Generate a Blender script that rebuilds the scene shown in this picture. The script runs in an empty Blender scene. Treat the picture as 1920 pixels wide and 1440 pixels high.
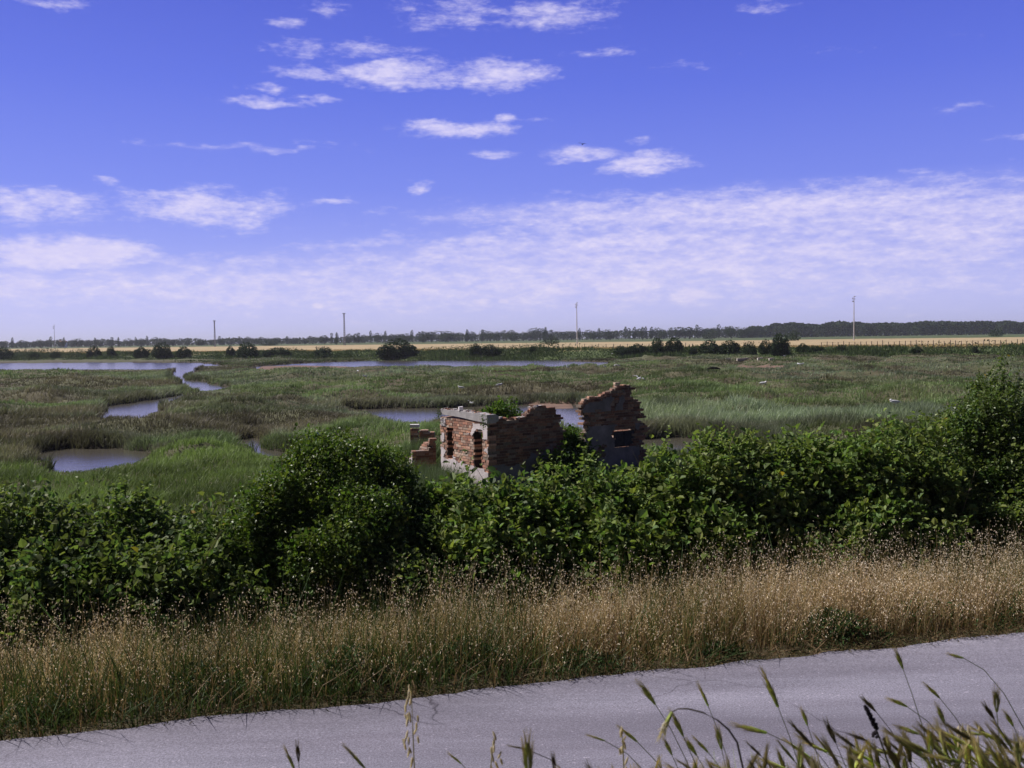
import bpy, math, random
import numpy as np
from mathutils import Vector, Matrix
random.seed(7); RS = np.random.RandomState(11)
R = math.radians
SC = bpy.context.scene; COL = SC.collection

# ------------------------------------------------------------------ camera
F = 1750.0; EYE = 2.5
CAM_R = Matrix.Rotation(R(90-2.75), 4, 'X') @ Matrix.Rotation(R(-0.806), 4, 'Z')
cd = bpy.data.cameras.new('camera'); cam = bpy.data.objects.new('camera', cd); COL.objects.link(cam)
cd.sensor_width = 36; cd.lens = 36*F/1920; cd.clip_start = 0.05; cd.clip_end = 20000
cam.matrix_world = Matrix.Translation((0,0,EYE)) @ CAM_R
cd.dof.use_dof = True; cd.dof.focus_distance = 24; cd.dof.aperture_fstop = 11
SC.camera = cam
def ray(px, py):
    d = CAM_R.to_3x3() @ Vector(((px-960)/F, (720-py)/F, -1)); return d
def P(px, py, z):                       # where a sight line meets the level z
    d = ray(px, py); t = (z-EYE)/d.z; return Vector((d.x*t, d.y*t, z))
def PD(px, py, dep):                    # the point of a sight line at a given depth
    d = ray(px, py); t = dep/d.y; return Vector((d.x*t, d.y*t, EYE+d.z*t))

# ------------------------------------------------------------------ light
SUN_AZ = math.degrees(math.atan2(-0.88, 0.36)); SUN_EL = 46     # compass angle from +Y (ahead), negative = left
SKY_STRENGTH = 0.10
sv = Vector((math.sin(R(SUN_AZ))*math.cos(R(SUN_EL)), math.cos(R(SUN_AZ))*math.cos(R(SUN_EL)), math.sin(R(SUN_EL))))
sl = bpy.data.lights.new('sun', 'SUN'); sl.energy = 5.0; sl.angle = R(0.5); sl.color = (1.0, 0.93, 0.88)
so = bpy.data.objects.new('sun', sl); COL.objects.link(so); so.rotation_euler = sv.to_track_quat('Z', 'Y').to_euler()
SC.view_settings.view_transform = 'Standard'; SC.view_settings.look = 'None'
SC.view_settings.exposure = 0.16; SC.view_settings.gamma = 1
SC.cycles.max_bounces = 6; SC.cycles.transparent_max_bounces = 6
SC.cycles.diffuse_bounces = 3; SC.cycles.transmission_bounces = 3; SC.cycles.glossy_bounces = 3

W = bpy.data.worlds.new('World'); SC.world = W; W.use_nodes = True
wt = W.node_tree; wt.nodes.clear()
def N(t, typ, **kw):
    n = t.nodes.new(typ)
    for k, v in kw.items(): setattr(n, k, v)
    return n
def setin(n, i, v):
    n.inputs[i].default_value = v
L = wt.links.new
wout = N(wt, 'ShaderNodeOutputWorld'); bg = N(wt, 'ShaderNodeBackground'); L(bg.outputs[0], wout.inputs[0])
setin(bg, 1, SKY_STRENGTH)
sky = N(wt, 'ShaderNodeTexSky', sky_type='NISHITA'); sky.sun_disc = False
sky.sun_elevation = R(SUN_EL); sky.sun_rotation = R(SUN_AZ); sky.air_density = 1.0; sky.dust_density = 0.4; sky.ozone_density = 3.0
tc = N(wt, 'ShaderNodeTexCoord'); sep = N(wt, 'ShaderNodeSeparateXYZ'); L(tc.outputs['Generated'], sep.inputs[0])
def M(op, a, b=None, c=None, clamp=False):
    n = N(wt, 'ShaderNodeMath', operation=op); n.use_clamp = clamp
    for i, v in enumerate((a, b, c)):
        if v is None: continue
        if isinstance(v, (int, float)): n.inputs[i].default_value = v
        else: L(v, n.inputs[i])
    return n.outputs[0]
az = M('ARCTAN2', sep.outputs[0], sep.outputs[1]); el = M('ARCSINE', sep.outputs[2])
azd = M('MULTIPLY', az, 57.2958); eld = M('MULTIPLY', el, 57.2958)
cmb = N(wt, 'ShaderNodeCombineXYZ'); L(azd, cmb.inputs[0]); L(eld, cmb.inputs[1])
# warp
def noise(vec, scale, detail, rough, mul=None, off=(0,0,0)):
    mp = N(wt, 'ShaderNodeMapping'); L(vec, mp.inputs[0]); mp.inputs[3].default_value = mul or (1,1,1); mp.inputs[1].default_value = off
    n = N(wt, 'ShaderNodeTexNoise'); L(mp.outputs[0], n.inputs['Vector']); setin(n, 'Scale', scale); setin(n, 'Detail', detail); setin(n, 'Roughness', rough)
    return n
wn = noise(cmb.outputs[0], 0.30, 3, 0.6, (1, 2.2, 1))
wv = N(wt, 'ShaderNodeVectorMath', operation='SUBTRACT'); L(wn.outputs['Color'], wv.inputs[0]); wv.inputs[1].default_value = (.5,.5,.5)
wm = N(wt, 'ShaderNodeVectorMath', operation='MULTIPLY_ADD'); L(wv.outputs[0], wm.inputs[0]); wm.inputs[1].default_value = (3.0, 1.1, 0); L(cmb.outputs[0], wm.inputs[2])
CL = [(760,138,125,27,1.15),(930,140,95,27,1.1),(600,140,80,13,.9),(490,165,50,8,.8),(500,192,75,9,.95),(590,186,45,7,.8),(560,90,70,20,.72),
 (700,95,90,22,.72),(860,25,130,25,.75),(1040,28,110,28,.85),(600,15,60,12,.6),(540,42,28,8,.8),(850,243,110,15,1.0),(945,225,35,11,1.0),
 (940,289,60,9,.8),(1005,229,45,6,.6),(460,276,190,7,.72),(600,265,70,7,.7),(1100,290,100,18,.85),(1210,303,85,24,1.0),(1195,265,30,9,.8),(1280,125,70,11,.6),
 (1130,98,70,10,.55),(1430,12,70,15,.6),(785,352,24,12,1.1),(200,337,22,8,.8),(60,385,130,32,.9),(270,375,60,22,.8),(400,392,140,34,1.05),(620,377,55,7,.85),
 (140,475,115,28,1.5),(110,495,60,12,1.2),(470,488,80,10,.8),(1450,395,580,45,.95),(1780,430,420,80,.85),(1150,455,470,34,.9),(1350,485,650,50,.85),(820,490,280,25,.75),
 (1180,535,80,13,1.3),(1050,545,45,13,1.2),(1300,555,60,15,1.25),(1400,527,25,8,1.3),(900,566,22,8,1.2),(945,562,18,7,1.2),(800,543,50,6,1.1),(595,568,18,6,1.2),(800,545,70,8,.75),(130,535,160,30,.85),(330,555,70,14,.9),
 (600,568,35,8,.8),(1800,200,100,8,.4),(1900,250,40,8,.8),(100,5,60,12,.7),(900,565,30,10,.9),(960,530,1300,60,.80),(760,460,260,22,.62),(1250,515,500,22,.85),(300,520,300,22,.75),(1600,90,300,10,.3)]
acc = None
for (cx, cy, rx, ry, s) in CL:
    d = ray(cx, cy).normalized(); a0 = math.degrees(math.atan2(d.x, d.y)); e0 = math.degrees(math.asin(d.z))
    k = math.degrees(1/F); sx, sy = 1/(rx*k), 1/(ry*k)
    vm = N(wt, 'ShaderNodeVectorMath', operation='MULTIPLY_ADD'); L(wm.outputs[0], vm.inputs[0])
    vm.inputs[1].default_value = (sx, sy, 0); vm.inputs[2].default_value = (-a0*sx, -e0*sy, 0)
    ln = N(wt, 'ShaderNodeVectorMath', operation='LENGTH'); L(vm.outputs[0], ln.inputs[0])
    mr = N(wt, 'ShaderNodeMapRange', interpolation_type='SMOOTHSTEP'); L(ln.outputs['Value'], mr.inputs[0])
    mr.inputs[1].default_value = 1.95; mr.inputs[2].default_value = 0.1; mr.inputs[3].default_value = 0; mr.inputs[4].default_value = s
    acc = mr.outputs[0] if acc is None else M('MAXIMUM', acc, mr.outputs[0])
n1 = noise(cmb.outputs[0], 0.34, 9, 0.62, (1, 3.6, 1), (3, 1, 0)); n2 = noise(cmb.outputs[0], 1.3, 6, 0.62, (1, 2.6, 1), (9, 4, 2))
nn = M('ADD', M('MULTIPLY', n1.outputs[0], 0.62), M('MULTIPLY', n2.outputs[0], 0.38))
dens = M('ADD', acc, M('MULTIPLY', M('SUBTRACT', nn, 0.5), 2.5))
mra = N(wt, 'ShaderNodeMapRange', interpolation_type='SMOOTHSTEP'); L(dens, mra.inputs[0])
for i, v in ((1, .34), (2, 1.30), (3, 0), (4, .95)): mra.inputs[i].default_value = v
alpha = M('MULTIPLY', mra.outputs[0], M('MINIMUM', M('MULTIPLY', acc, 4), 1))
veil = None                             # thin continuous veil behind the broken cloud bank
for (cx, cy, rx, ry, s) in [(1560,430,640,75,.30), (1300,490,800,60,.36), (900,545,1500,60,.34), (1150,400,330,22,.3)]:
    d = ray(cx, cy).normalized(); a0 = math.degrees(math.atan2(d.x, d.y)); e0 = math.degrees(math.asin(d.z)); k = math.degrees(1/F); sx, sy = 1/(rx*k), 1/(ry*k)
    vm = N(wt, 'ShaderNodeVectorMath', operation='MULTIPLY_ADD'); L(wm.outputs[0], vm.inputs[0]); vm.inputs[1].default_value = (sx, sy, 0); vm.inputs[2].default_value = (-a0*sx, -e0*sy, 0)
    ln = N(wt, 'ShaderNodeVectorMath', operation='LENGTH'); L(vm.outputs[0], ln.inputs[0]); mr = N(wt, 'ShaderNodeMapRange', interpolation_type='SMOOTHSTEP'); L(ln.outputs['Value'], mr.inputs[0])
    mr.inputs[1].default_value = 1.35; mr.inputs[2].default_value = 0.3; mr.inputs[3].default_value = 0; mr.inputs[4].default_value = s
    veil = mr.outputs[0] if veil is None else M('MAXIMUM', veil, mr.outputs[0])
veil = M('MULTIPLY', veil, M('ADD', M('MULTIPLY', n1.outputs[0], .9), .5))
alpha = M('SUBTRACT', 1, M('MULTIPLY', M('SUBTRACT', 1, M('MULTIPLY', alpha, .85)), M('SUBTRACT', 1, veil, clamp=True)))
# clear sky : nishita, tinted towards the violet blue of the picture; ramp by elevation
rm = N(wt, 'ShaderNodeValToRGB'); L(M('MULTIPLY', M('ADD', eld, 0), 1/45, clamp=True), rm.inputs[0])
cr = rm.color_ramp
def lin(c): return tuple(((v/255)/12.92 if v/255 <= .04045 else ((v/255+.055)/1.055)**2.4) for v in c)
stops = [(0.0,(204,208,255)),(0.05,(182,190,254)),(0.11,(152,164,247)),(0.2,(120,138,240)),(0.33,(94,114,229)),(0.5,(70,86,205)),(0.72,(36,48,128)),(1.0,(26,36,98))]
while len(cr.elements) < len(stops): cr.elements.new(0.5)
for e, (p, c) in zip(cr.elements, stops):
    e.position = p; e.color = (*lin(c), 1)
ev = N(wt, 'ShaderNodeVectorMath', operation='SCALE'); L(rm.outputs[0], ev.inputs[0]); ev.inputs[3].default_value = .90/SKY_STRENGTH
mix = N(wt, 'ShaderNodeMix', data_type='RGBA'); mix.inputs[0].default_value = 0.85
ti = N(wt, 'ShaderNodeVectorMath', operation='MULTIPLY'); L(sky.outputs[0], ti.inputs[0]); ti.inputs[1].default_value = (.85, .72, 1.15)
L(ti.outputs[0], mix.inputs[6]); L(ev.outputs[0], mix.inputs[7])
cm = N(wt, 'ShaderNodeMix', data_type='RGBA'); L(alpha, cm.inputs[0]); L(mix.outputs[2], cm.inputs[6])
cc = N(wt, 'ShaderNodeMix', data_type='RGBA')
L(M('SUBTRACT', n2.outputs[0], .0, clamp=True), cc.inputs[0])
cc.inputs[6].default_value = (*[.9*v/SKY_STRENGTH for v in lin((202,198,248))], 1); cc.inputs[7].default_value = (*[.9*v/SKY_STRENGTH for v in lin((250,240,255))], 1)
L(cc.outputs[2], cm.inputs[7])
# the sky away from the sun (behind the camera) is deeper
bk = N(wt, 'ShaderNodeMapRange', interpolation_type='SMOOTHSTEP'); L(sep.outputs[1], bk.inputs[0]); bk.inputs[1].default_value = -.3; bk.inputs[2].default_value = .6; bk.inputs[3].default_value = .20; bk.inputs[4].default_value = 1
fs_ = N(wt, 'ShaderNodeVectorMath', operation='SCALE'); L(cm.outputs[2], fs_.inputs[0]); L(bk.outputs[0], fs_.inputs[3]); L(fs_.outputs[0], bg.inputs[0])

# ------------------------------------------------------------------ helpers
def hsh(ix, iy, iz, seed):
    n = (ix.astype(np.int64)*374761393 + iy.astype(np.int64)*668265263 + iz.astype(np.int64)*2147483647 + seed*974634777) & 0xffffffff
    n = ((n ^ (n >> 13))*1274126177) & 0xffffffff
    n = (n ^ (n >> 16)) & 0xffffffff
    return n/4294967295.0
def vn(x, y, z=None, seed=0):
    x = np.asarray(x, float); y = np.asarray(y, float); z = np.zeros_like(x) if z is None else np.asarray(z, float)
    xi, yi, zi = np.floor(x), np.floor(y), np.floor(z); fx, fy, fz = x-xi, y-yi, z-zi
    fx, fy, fz = [f*f*(3-2*f) for f in (fx, fy, fz)]; r = 0
    for a in (0, 1):
        for b in (0, 1):
            for c in (0, 1):
                r = r + hsh(xi+a, yi+b, zi+c, seed)*(fx if a else 1-fx)*(fy if b else 1-fy)*(fz if c else 1-fz)
    return r
def fbm(x, y, z=None, oct=4, seed=0):
    s, a, t = 0, .5, 0; x = np.asarray(x, float); y = np.asarray(y, float); zz = None if z is None else np.asarray(z, float)
    for o in range(oct):
        f = 2**o; s = s + a*vn(x*f+o*17.3, y*f+o*9.1, None if zz is None else zz*f, seed+o); t += a; a *= .5
    return s/t
def sstep(a, b, x):
    t = np.clip((x-a)/(b-a), 0, 1); return t*t*(3-2*t)
def mesh_np(name, v, f, mat, parent=None, col=None, smooth=False):
    me = bpy.data.meshes.new(name); v = np.asarray(v, np.float32); f = np.asarray(f, np.int32); k = f.shape[1]; m = len(f)
    me.vertices.add(len(v)); me.vertices.foreach_set('co', v.ravel())
    me.loops.add(m*k); me.loops.foreach_set('vertex_index', f.ravel())
    me.polygons.add(m); me.polygons.foreach_set('loop_start', np.arange(0, m*k, k, dtype=np.int32))
    me.polygons.foreach_set('loop_total', np.full(m, k, np.int32))
    me.polygons.foreach_set('use_smooth', np.full(m, bool(smooth)))
    me.update(calc_edges=True)
    if col is not None:
        ca = me.color_attributes.new('col', 'FLOAT_COLOR', 'POINT')
        c4 = np.ones((len(v), 4), np.float32); c4[:, :3] = col; ca.data.foreach_set('color', c4.ravel())
    me.materials.append(mat)
    o = bpy.data.objects.new(name, me); COL.objects.link(o)
    if parent is not None: o.parent = parent
    return o
def tag(o, label=None, cat=None, group=None, kind=None):
    if label: o['label'] = label
    if cat: o['category'] = cat
    if group: o['group'] = group
    if kind: o['kind'] = kind
    return o
def empty(name, loc, label, cat, group=None):
    o = bpy.data.objects.new(name, None); COL.objects.link(o); o.location = loc; o.empty_display_size = .2
    return tag(o, label, cat, group)
def copy_tree(o, parent=None):
    c = o.copy(); COL.objects.link(c); c.parent = parent
    for ch in list(o.children): copy_tree(ch, c)
    return c
def mat_attr(name, rough=.6, transl=0.0, noise_amt=.25, nscale=8, spec=.3, bump=0, bscale=60, tt=(1.25, 1.4, .6)):
    m = bpy.data.materials.new(name); m.use_nodes = True; t = m.node_tree; t.nodes.clear(); l = t.links.new
    o = N(t, 'ShaderNodeOutputMaterial'); p = N(t, 'ShaderNodeBsdfPrincipled'); a = N(t, 'ShaderNodeAttribute'); a.attribute_name = 'col'
    p.inputs['Roughness'].default_value = rough; p.inputs['Specular IOR Level'].default_value = spec
    g = N(t, 'ShaderNodeNewGeometry'); n = N(t, 'ShaderNodeTexNoise'); n.inputs['Scale'].default_value = nscale; n.inputs['Detail'].default_value = 4
    l(g.outputs['Position'], n.inputs['Vector'])
    mr = N(t, 'ShaderNodeMapRange'); l(n.outputs[0], mr.inputs[0]); mr.inputs[1].default_value = .25; mr.inputs[2].default_value = .75
    mr.inputs[3].default_value = 1-noise_amt; mr.inputs[4].default_value = 1+noise_amt
    vs = N(t, 'ShaderNodeVectorMath', operation='SCALE'); l(a.outputs['Color'], vs.inputs[0]); l(mr.outputs[0], vs.inputs[3])
    l(vs.outputs[0], p.inputs['Base Color'])
    if bump:
        n2 = N(t, 'ShaderNodeTexNoise'); n2.inputs['Scale'].default_value = bscale; n2.inputs['Detail'].default_value = 6; l(g.outputs['Position'], n2.inputs['Vector'])
        b = N(t, 'ShaderNodeBump'); b.inputs['Strength'].default_value = bump; b.inputs['Distance'].default_value = .02; l(n2.outputs[0], b.inputs['Height']); l(b.outputs[0], p.inputs['Normal'])
    if transl:
        tr = N(t, 'ShaderNodeBsdfTranslucent'); vc = N(t, 'ShaderNodeVectorMath', operation='MULTIPLY'); l(vs.outputs[0], vc.inputs[0]); vc.inputs[1].default_value = tt
        l(vc.outputs[0], tr.inputs[0]); mx = N(t, 'ShaderNodeMixShader'); mx.inputs[0].default_value = transl
        l(p.outputs[0], mx.inputs[1]); l(tr.outputs[0], mx.inputs[2]); l(mx.outputs[0], o.inputs[0])
    else: l(p.outputs[0], o.inputs[0])
    return m
M_LEAF = mat_attr('shrub_leaf', .55, .35, .2, 3, .18)
M_LEAF2 = mat_attr('bush_leaf', .42, .30, .2, 3, .30)
M_GRASS = mat_attr('marsh_blades', .6, .25, .25, .35, .2, tt=(1.1, 1.2, .8))
M_STRAW = mat_attr('oat_straw', .6, .25, .25, 2.0, .2, tt=(1.2, 1.12, .75))
M_SEED = mat_attr('barley_head', .5, .5, .2, 60, .25, tt=(1.3, 1.3, .8))
M_BRICK = mat_attr('old_brick', .85, 0, .35, 22, .15, .5, 60)
M_PLASTER = mat_attr('old_plaster', .9, 0, .22, 5, .1, .4, 40)
M_TREE = mat_attr('far_foliage', .7, .12, .3, .12, .1)
M_GND = mat_attr('soil', .9, 0, .3, .9, .1, .6, 9)
M_WOOD = mat_attr('bark', .85, 0, .3, 9, .1)
M_PAINT = mat_attr('weathered_metal', .6, 0, .12, 2, .3)
M_BIRD = mat_attr('feathers', .7, 0, .05, 5, .2)

# ------------------------------------------------------------------ terrain
E0 = P(0, 1385, 0); E1 = P(1920, 1185, 0)
rd = (E1-E0); rd.z = 0; rd.normalize(); rn = Vector((-rd.y, rd.x, 0))       # rn points away over the marsh
def vdist(x, y): return (x-E0.x)*rn.x + (y-E0.y)*rn.y
def sdist(x, y): return (x-E0.x)*rd.x + (y-E0.y)*rd.y
def road_pt(s, v, z=0): return Vector((E0.x+rd.x*s+rn.x*v, E0.y+rd.y*s+rn.y*v, z))
WATER = -1.8; MARSH = -1.52
VCAM = vdist(0, 0); ROAD_W = -(VCAM+2.55)   # the road's far edge is v=0, its near edge 2.55 m from the camera
def poly(pts): return np.array([[*P(x, y, WATER).xy] for x, y in pts])
PONDS = [
 poly([(-500,684),(-200,682),(200,680),(372,680),(420,684),(428,687),(380,690),(372,697),(350,706),(352,712),(385,717),(432,726),(428,734),(385,739),(340,739),(352,730),(330,718),(314,706),(318,698),(330,696),(130,696.5),(0,696.5),(-500,701)]),
 poly([(470,688),(560,681),(700,676),(900,675),(1050,677),(1150,679),(1135,689),(1000,693),(850,695),(700,699),(560,700),(480,696)]),
 poly([(880,672),(1300,666),(1480,664),(1480,669),(1250,674),(1050,677),(900,676)]),
 poly([(340,739),(365,743),(335,753),(304,764),(302,779),(266,789),(240,796),(204,793),(188,782),(190,768),(235,756),(285,750),(318,745)]),
 poly([(62,862),(75,848),(130,841),(225,840),(280,848),(280,862),(250,884),(150,898),(74,896)]),
 poly([(452,838),(468,812),(480,812),(484,830),(506,843),(560,852),(640,866),(620,880),(520,868),(476,856)]),
 poly([(640,768),(720,766),(830,764),(960,760),(1000,757),(1075,758),(1090,775),(1110,800),(1180,822),(1260,818),(1330,822),(1450,846),(1600,880),(1560,915),(1440,890),(1330,866),(1200,850),(1090,825),(1050,805),(1000,790),(880,782),(840,790),(812,806),(770,812),(738,804),(700,780)])]
MUDS = [poly([(470,697),(490,687),(560,685),(650,687),(690,690),(620,694)]), poly([(980,672),(1090,670),(1250,668),(1250,673),(1050,675)]), poly([(985,757),(1075,757),(1080,766),(1000,768)]), poly([(1380,690.5),(1480,700),(1470,705),(1370,702)])]
def sdf(pl, x, y):                      # >0 outside
    d = np.full(x.shape, 1e18); ins = np.zeros(x.shape, bool); n = len(pl)
    for i in range(n):
        a, b = pl[i], pl[(i+1) % n]; ex, ey = b-a; wx, wy = x-a[0], y-a[1]
        t = np.clip((wx*ex+wy*ey)/(ex*ex+ey*ey), 0, 1); d = np.minimum(d, (wx-ex*t)**2+(wy-ey*t)**2)
        c = ((a[1] <= y) & (b[1] > y)) | ((b[1] <= y) & (a[1] > y))
        xx = a[0] + (y-a[1])*ex/(ey if abs(ey) > 1e-9 else 1e-9); ins ^= c & (x < xx)
    d = np.sqrt(d); return np.where(ins, -d, d)
def water_d(x, y):                      # distance to the nearest open water, irregular shoreline
    d = np.full(x.shape, 1e9); 
    for p in PONDS:
        lo, hi = p.min(0)-6, p.max(0)+6; m = (x > lo[0]) & (x < hi[0]) & (y > lo[1]) & (y < hi[1])
        if m.any(): d[m] = np.minimum(d[m], sdf(p, x[m], y[m]))
    r = np.hypot(x, y)
    return d + (fbm(x*.35, y*.35, oct=4, seed=5)-.5)*(1.2+r*.012)
def udist(x, y): return (y+.55*x-205)/1.141
def zone(x, y):
    v = vdist(x, y); u = udist(x, y); w = water_d(x, y); return v, u, w
def hmarsh(x, y, w):
    m = sstep(.36, .68, fbm(x*.11, y*.17, oct=3, seed=21))*.62-.15 + sstep(.45, .7, fbm(x*.33, y*.4, oct=3, seed=23))*.30 + (fbm(x*.9, y*.9, oct=2, seed=22)-.5)*.18
    m = m*sstep(0, 1, w/(np.hypot(x, y)*.09+.5))*np.where(np.hypot(x, y) < 34, .45, 1)
    z = MARSH + m; 
    mud = np.zeros(x.shape)
    for p in MUDS:
        mud = np.maximum(mud, sstep(.6, -.6, sdf(p, x, y)))
    zz = WATER-.35 + (z-(WATER-.35))*sstep(-.5, .35, w)
    return np.where(mud > 0, np.maximum(zz, WATER-.05+.075*mud), zz), mud
def height(x, y):
    x = np.asarray(x, float); y = np.asarray(y, float); v, u, w = zone(x, y)
    zm, mud = hmarsh(x, y, w)
    far = np.interp(u, [-16, -3, 6, 60, 300, 500], [0, 1, 1, 1, 1, 1]); zf = np.interp(u, [-16, -3, 8, 80], [MARSH, .0, .2, .6])
    zf = zf + (fbm(x*.05, y*.05, oct=3, seed=31)-.5)*.25*far
    z = np.where(u > -16, np.where(u > -3, zf, zm*(1-far)+zf*far), zm)
    lev = np.interp(v, [-40, -ROAD_W-.9, -ROAD_W-.02, 0, .3, 1.6, 3, 8, 11], [1.1, 1.05, 0, 0, -.04, -.38, -.75, -1.5, -1.52])
    lev = np.where((v > -ROAD_W-.3) & (v < .2), lev-.02, lev + (fbm(x*1.2, y*1.2, oct=3, seed=33)-.5)*.12)
    return np.where(v < 8, lev, np.where(v < 12, lev*(1-(v-8)/4)+z*(v-8)/4, z))
a1 = np.linspace(R(-40), R(40), 620); a2 = np.linspace(R(40), R(320), 60)[1:-1]; ang = np.concatenate([a1, a2]); na = len(ang)
rr = np.concatenate([np.geomspace(.3, 15, 130), np.geomspace(15, 240, 440)[1:], np.geomspace(240, 9000, 110)[1:]]); nr = len(rr)
A, RR = np.meshgrid(ang, rr); X = RR*np.sin(A); Y = RR*np.cos(A); Z = height(X.ravel(), Y.ravel()).reshape(X.shape)
verts = np.stack([X.ravel(), Y.ravel(), Z.ravel()], 1); verts = np.vstack([verts, [[0, 0, float(height(np.array([0.]), np.array([0.]))[0])]]])
i = np.arange(nr-1)[:, None]*na; j = np.arange(na)[None, :]; j2 = (j+1) % na
f = np.stack([i+j, i+na+j, i+na+j2, i+j2], -1).reshape(-1, 4)
c0 = len(verts)-1; jj = np.arange(na); fc = np.stack([np.full(na, c0), jj, (jj+1) % na, (jj+1) % na], 1)
def ground_col(x, y):
    v, u, w = zone(x, y); n = fbm(x*.2, y*.2, oct=4, seed=41)[:, None]; n2 = fbm(x*.03, y*.03, oct=3, seed=42)[:, None]
    c = np.array([.085, .10, .05])*(1-n)*1.4 + np.array([.10, .075, .058])*n*1.0
    wet = sstep(1.2, -.2, w)[:, None]; c = c*(1-wet)+np.array([.045, .036, .028])*wet
    zm, mud = hmarsh(x, y, w); mud = mud[:, None]; c = c*(1-mud)+np.array([.20, .135, .105])*mud
    s = fbm(x*.02+y*.012, y*.35, oct=4, seed=44)[:, None]; s2 = fbm(x*.6, y*.6, oct=3, seed=45)[:, None]
    gold = np.array([.42, .33, .19])*(.72+.35*s+.25*s2); green = np.array([.09, .12, .05])*(.7+.6*n)
    g = (sstep(-4, 2, u+(n[:, 0]-.5)*8)*(1-sstep(200, 235, u)))[:, None]
    bank = sstep(-18, -12, u)[:, None]; c = c*(1-bank)+green*bank; c = c*(1-g)+gold*g
    lev = ((v < 9) & (v > -60))[:, None]; c = np.where(lev, np.array([.10, .085, .05])*(.6+.8*s2), c)
    return c
gc = ground_col(verts[:, 0], verts[:, 1])
tag(mesh_np('ground', verts, np.vstack([f, fc[:, [0, 2, 1, 1]]]) if False else f, M_GND, col=gc, smooth=True), kind='structure')

# water
def simple_mat(name): 
    m = bpy.data.materials.new(name); m.use_nodes = True; return m, m.node_tree, m.node_tree.nodes['Principled BSDF']
m, t, p = simple_mat('marsh_water'); p.inputs['Base Color'].default_value = (.085, .078, .060, 1); p.inputs['Roughness'].default_value = .17; p.inputs['IOR'].default_value = 1.33
p.inputs['Specular IOR Level'].default_value = .5
g = N(t, 'ShaderNodeNewGeometry'); n = N(t, 'ShaderNodeTexNoise'); mp = N(t, 'ShaderNodeMapping'); mp.inputs[3].default_value = (.7, 1.6, 1)
t.links.new(g.outputs['Position'], mp.inputs[0]); t.links.new(mp.outputs[0], n.inputs['Vector']); n.inputs['Scale'].default_value = 2.2; n.inputs['Detail'].default_value = 5
b = N(t, 'ShaderNodeBump'); b.inputs['Strength'].default_value = .35; b.inputs['Distance'].default_value = .03; t.links.new(n.outputs[0], b.inputs['Height']); t.links.new(b.outputs[0], p.inputs['Normal'])
M_WATER = m
def quad_obj(name, pts, mat, parent=None): return mesh_np(name, [tuple(q) for q in pts], [list(range(len(pts)))], mat, parent)
wq = [(-420, 12, WATER), (300, 12, WATER), (300, 200, WATER), (60, 230, WATER), (-420, 480, WATER)]
wx = []; 
tag(quad_obj('water', [(-420, 16, WATER), (260, 16, WATER), (260, 60, WATER), (-420, 434, WATER)], M_WATER), kind='structure')

# road: real asphalt strip with a ragged far edge
m, t, p = simple_mat('asphalt'); l = t.links.new
g = N(t, 'ShaderNodeNewGeometry'); 
def tn(scale, detail=4, rough=.6, mul=(1,1,1)):
    mp = N(t, 'ShaderNodeMapping'); mp.inputs[3].default_value = mul; mp.inputs[2].default_value = (0, 0, -math.atan2(rd.y, rd.x)); l(g.outputs['Position'], mp.inputs[0])
    n = N(t, 'ShaderNodeTexNoise'); n.inputs['Scale'].default_value = scale; n.inputs['Detail'].default_value = detail; n.inputs['Roughness'].default_value = rough; l(mp.outputs[0], n.inputs['Vector']); return n.outputs[0]
def ramp(fac, a, b, ca, cb):
    r_ = N(t, 'ShaderNodeValToRGB'); l(fac, r_.inputs[0]); e = r_.color_ramp.elements; e[0].position = a; e[1].position = b; e[0].color = (*ca, 1); e[1].color = (*cb, 1); return r_.outputs[0]
def mixc(op, f_, a, b):
    x = N(t, 'ShaderNodeMix', data_type='RGBA', blend_type=op)
    if isinstance(f_, float): x.inputs[0].default_value = f_
    else: l(f_, x.inputs[0])
    l(a, x.inputs[6]); l(b, x.inputs[7]); return x.outputs[2]
base = ramp(tn(1.1, 5, .65, (.35, 1.4, 1)), .3, .7, (.212, .208, .256), (.30, .292, .355))
grit = ramp(tn(85, 3, .8), .32, .68, (.55, .55, .55), (1.35, 1.35, 1.35)); base = mixc('MULTIPLY', 1.0, base, grit)
spots = ramp(tn(42, 2, .5), .66, .74, (1, 1, 1), (1.7, 1.65, 1.6)); base = mixc('MULTIPLY', 1.0, base, spots)
blotch = ramp(tn(.9, 4, .6, (.12, 1.2, 1)), .40, .60, (.74, .72, .73), (1.08, 1.08, 1.08)); base = mixc('MULTIPLY', 1.0, base, blotch)
# a few fine cracks
mp = N(t, 'ShaderNodeMapping'); l(g.outputs['Position'], mp.inputs[0]); nz = N(t, 'ShaderNodeTexNoise'); nz.inputs['Scale'].default_value = 4; nz.inputs['Detail'].default_value = 3; l(g.outputs['Position'], nz.inputs['Vector'])
vs = N(t, 'ShaderNodeVectorMath', operation='SCALE'); l(nz.outputs['Color'], vs.inputs[0]); vs.inputs[3].default_value = .16
va = N(t, 'ShaderNodeVectorMath', operation='ADD'); l(g.outputs['Position'], va.inputs[0]); l(vs.outputs[0], va.inputs[1])
vo = N(t, 'ShaderNodeTexVoronoi', feature='DISTANCE_TO_EDGE'); vo.inputs['Scale'].default_value = .55; l(va.outputs[0], vo.inputs['Vector'])
ck = ramp(vo.outputs['Distance'], .0008, .0042, (.42, .40, .42), (1, 1, 1)); gate = ramp(tn(.45, 2, .5), .50, .58, (0, 0, 0), (1, 1, 1))
base = mixc('MULTIPLY', gate, base, ck)
l(base, p.inputs['Base Color']); p.inputs['Roughness'].default_value = .85; p.inputs['Specular IOR Level'].default_value = .2
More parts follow.
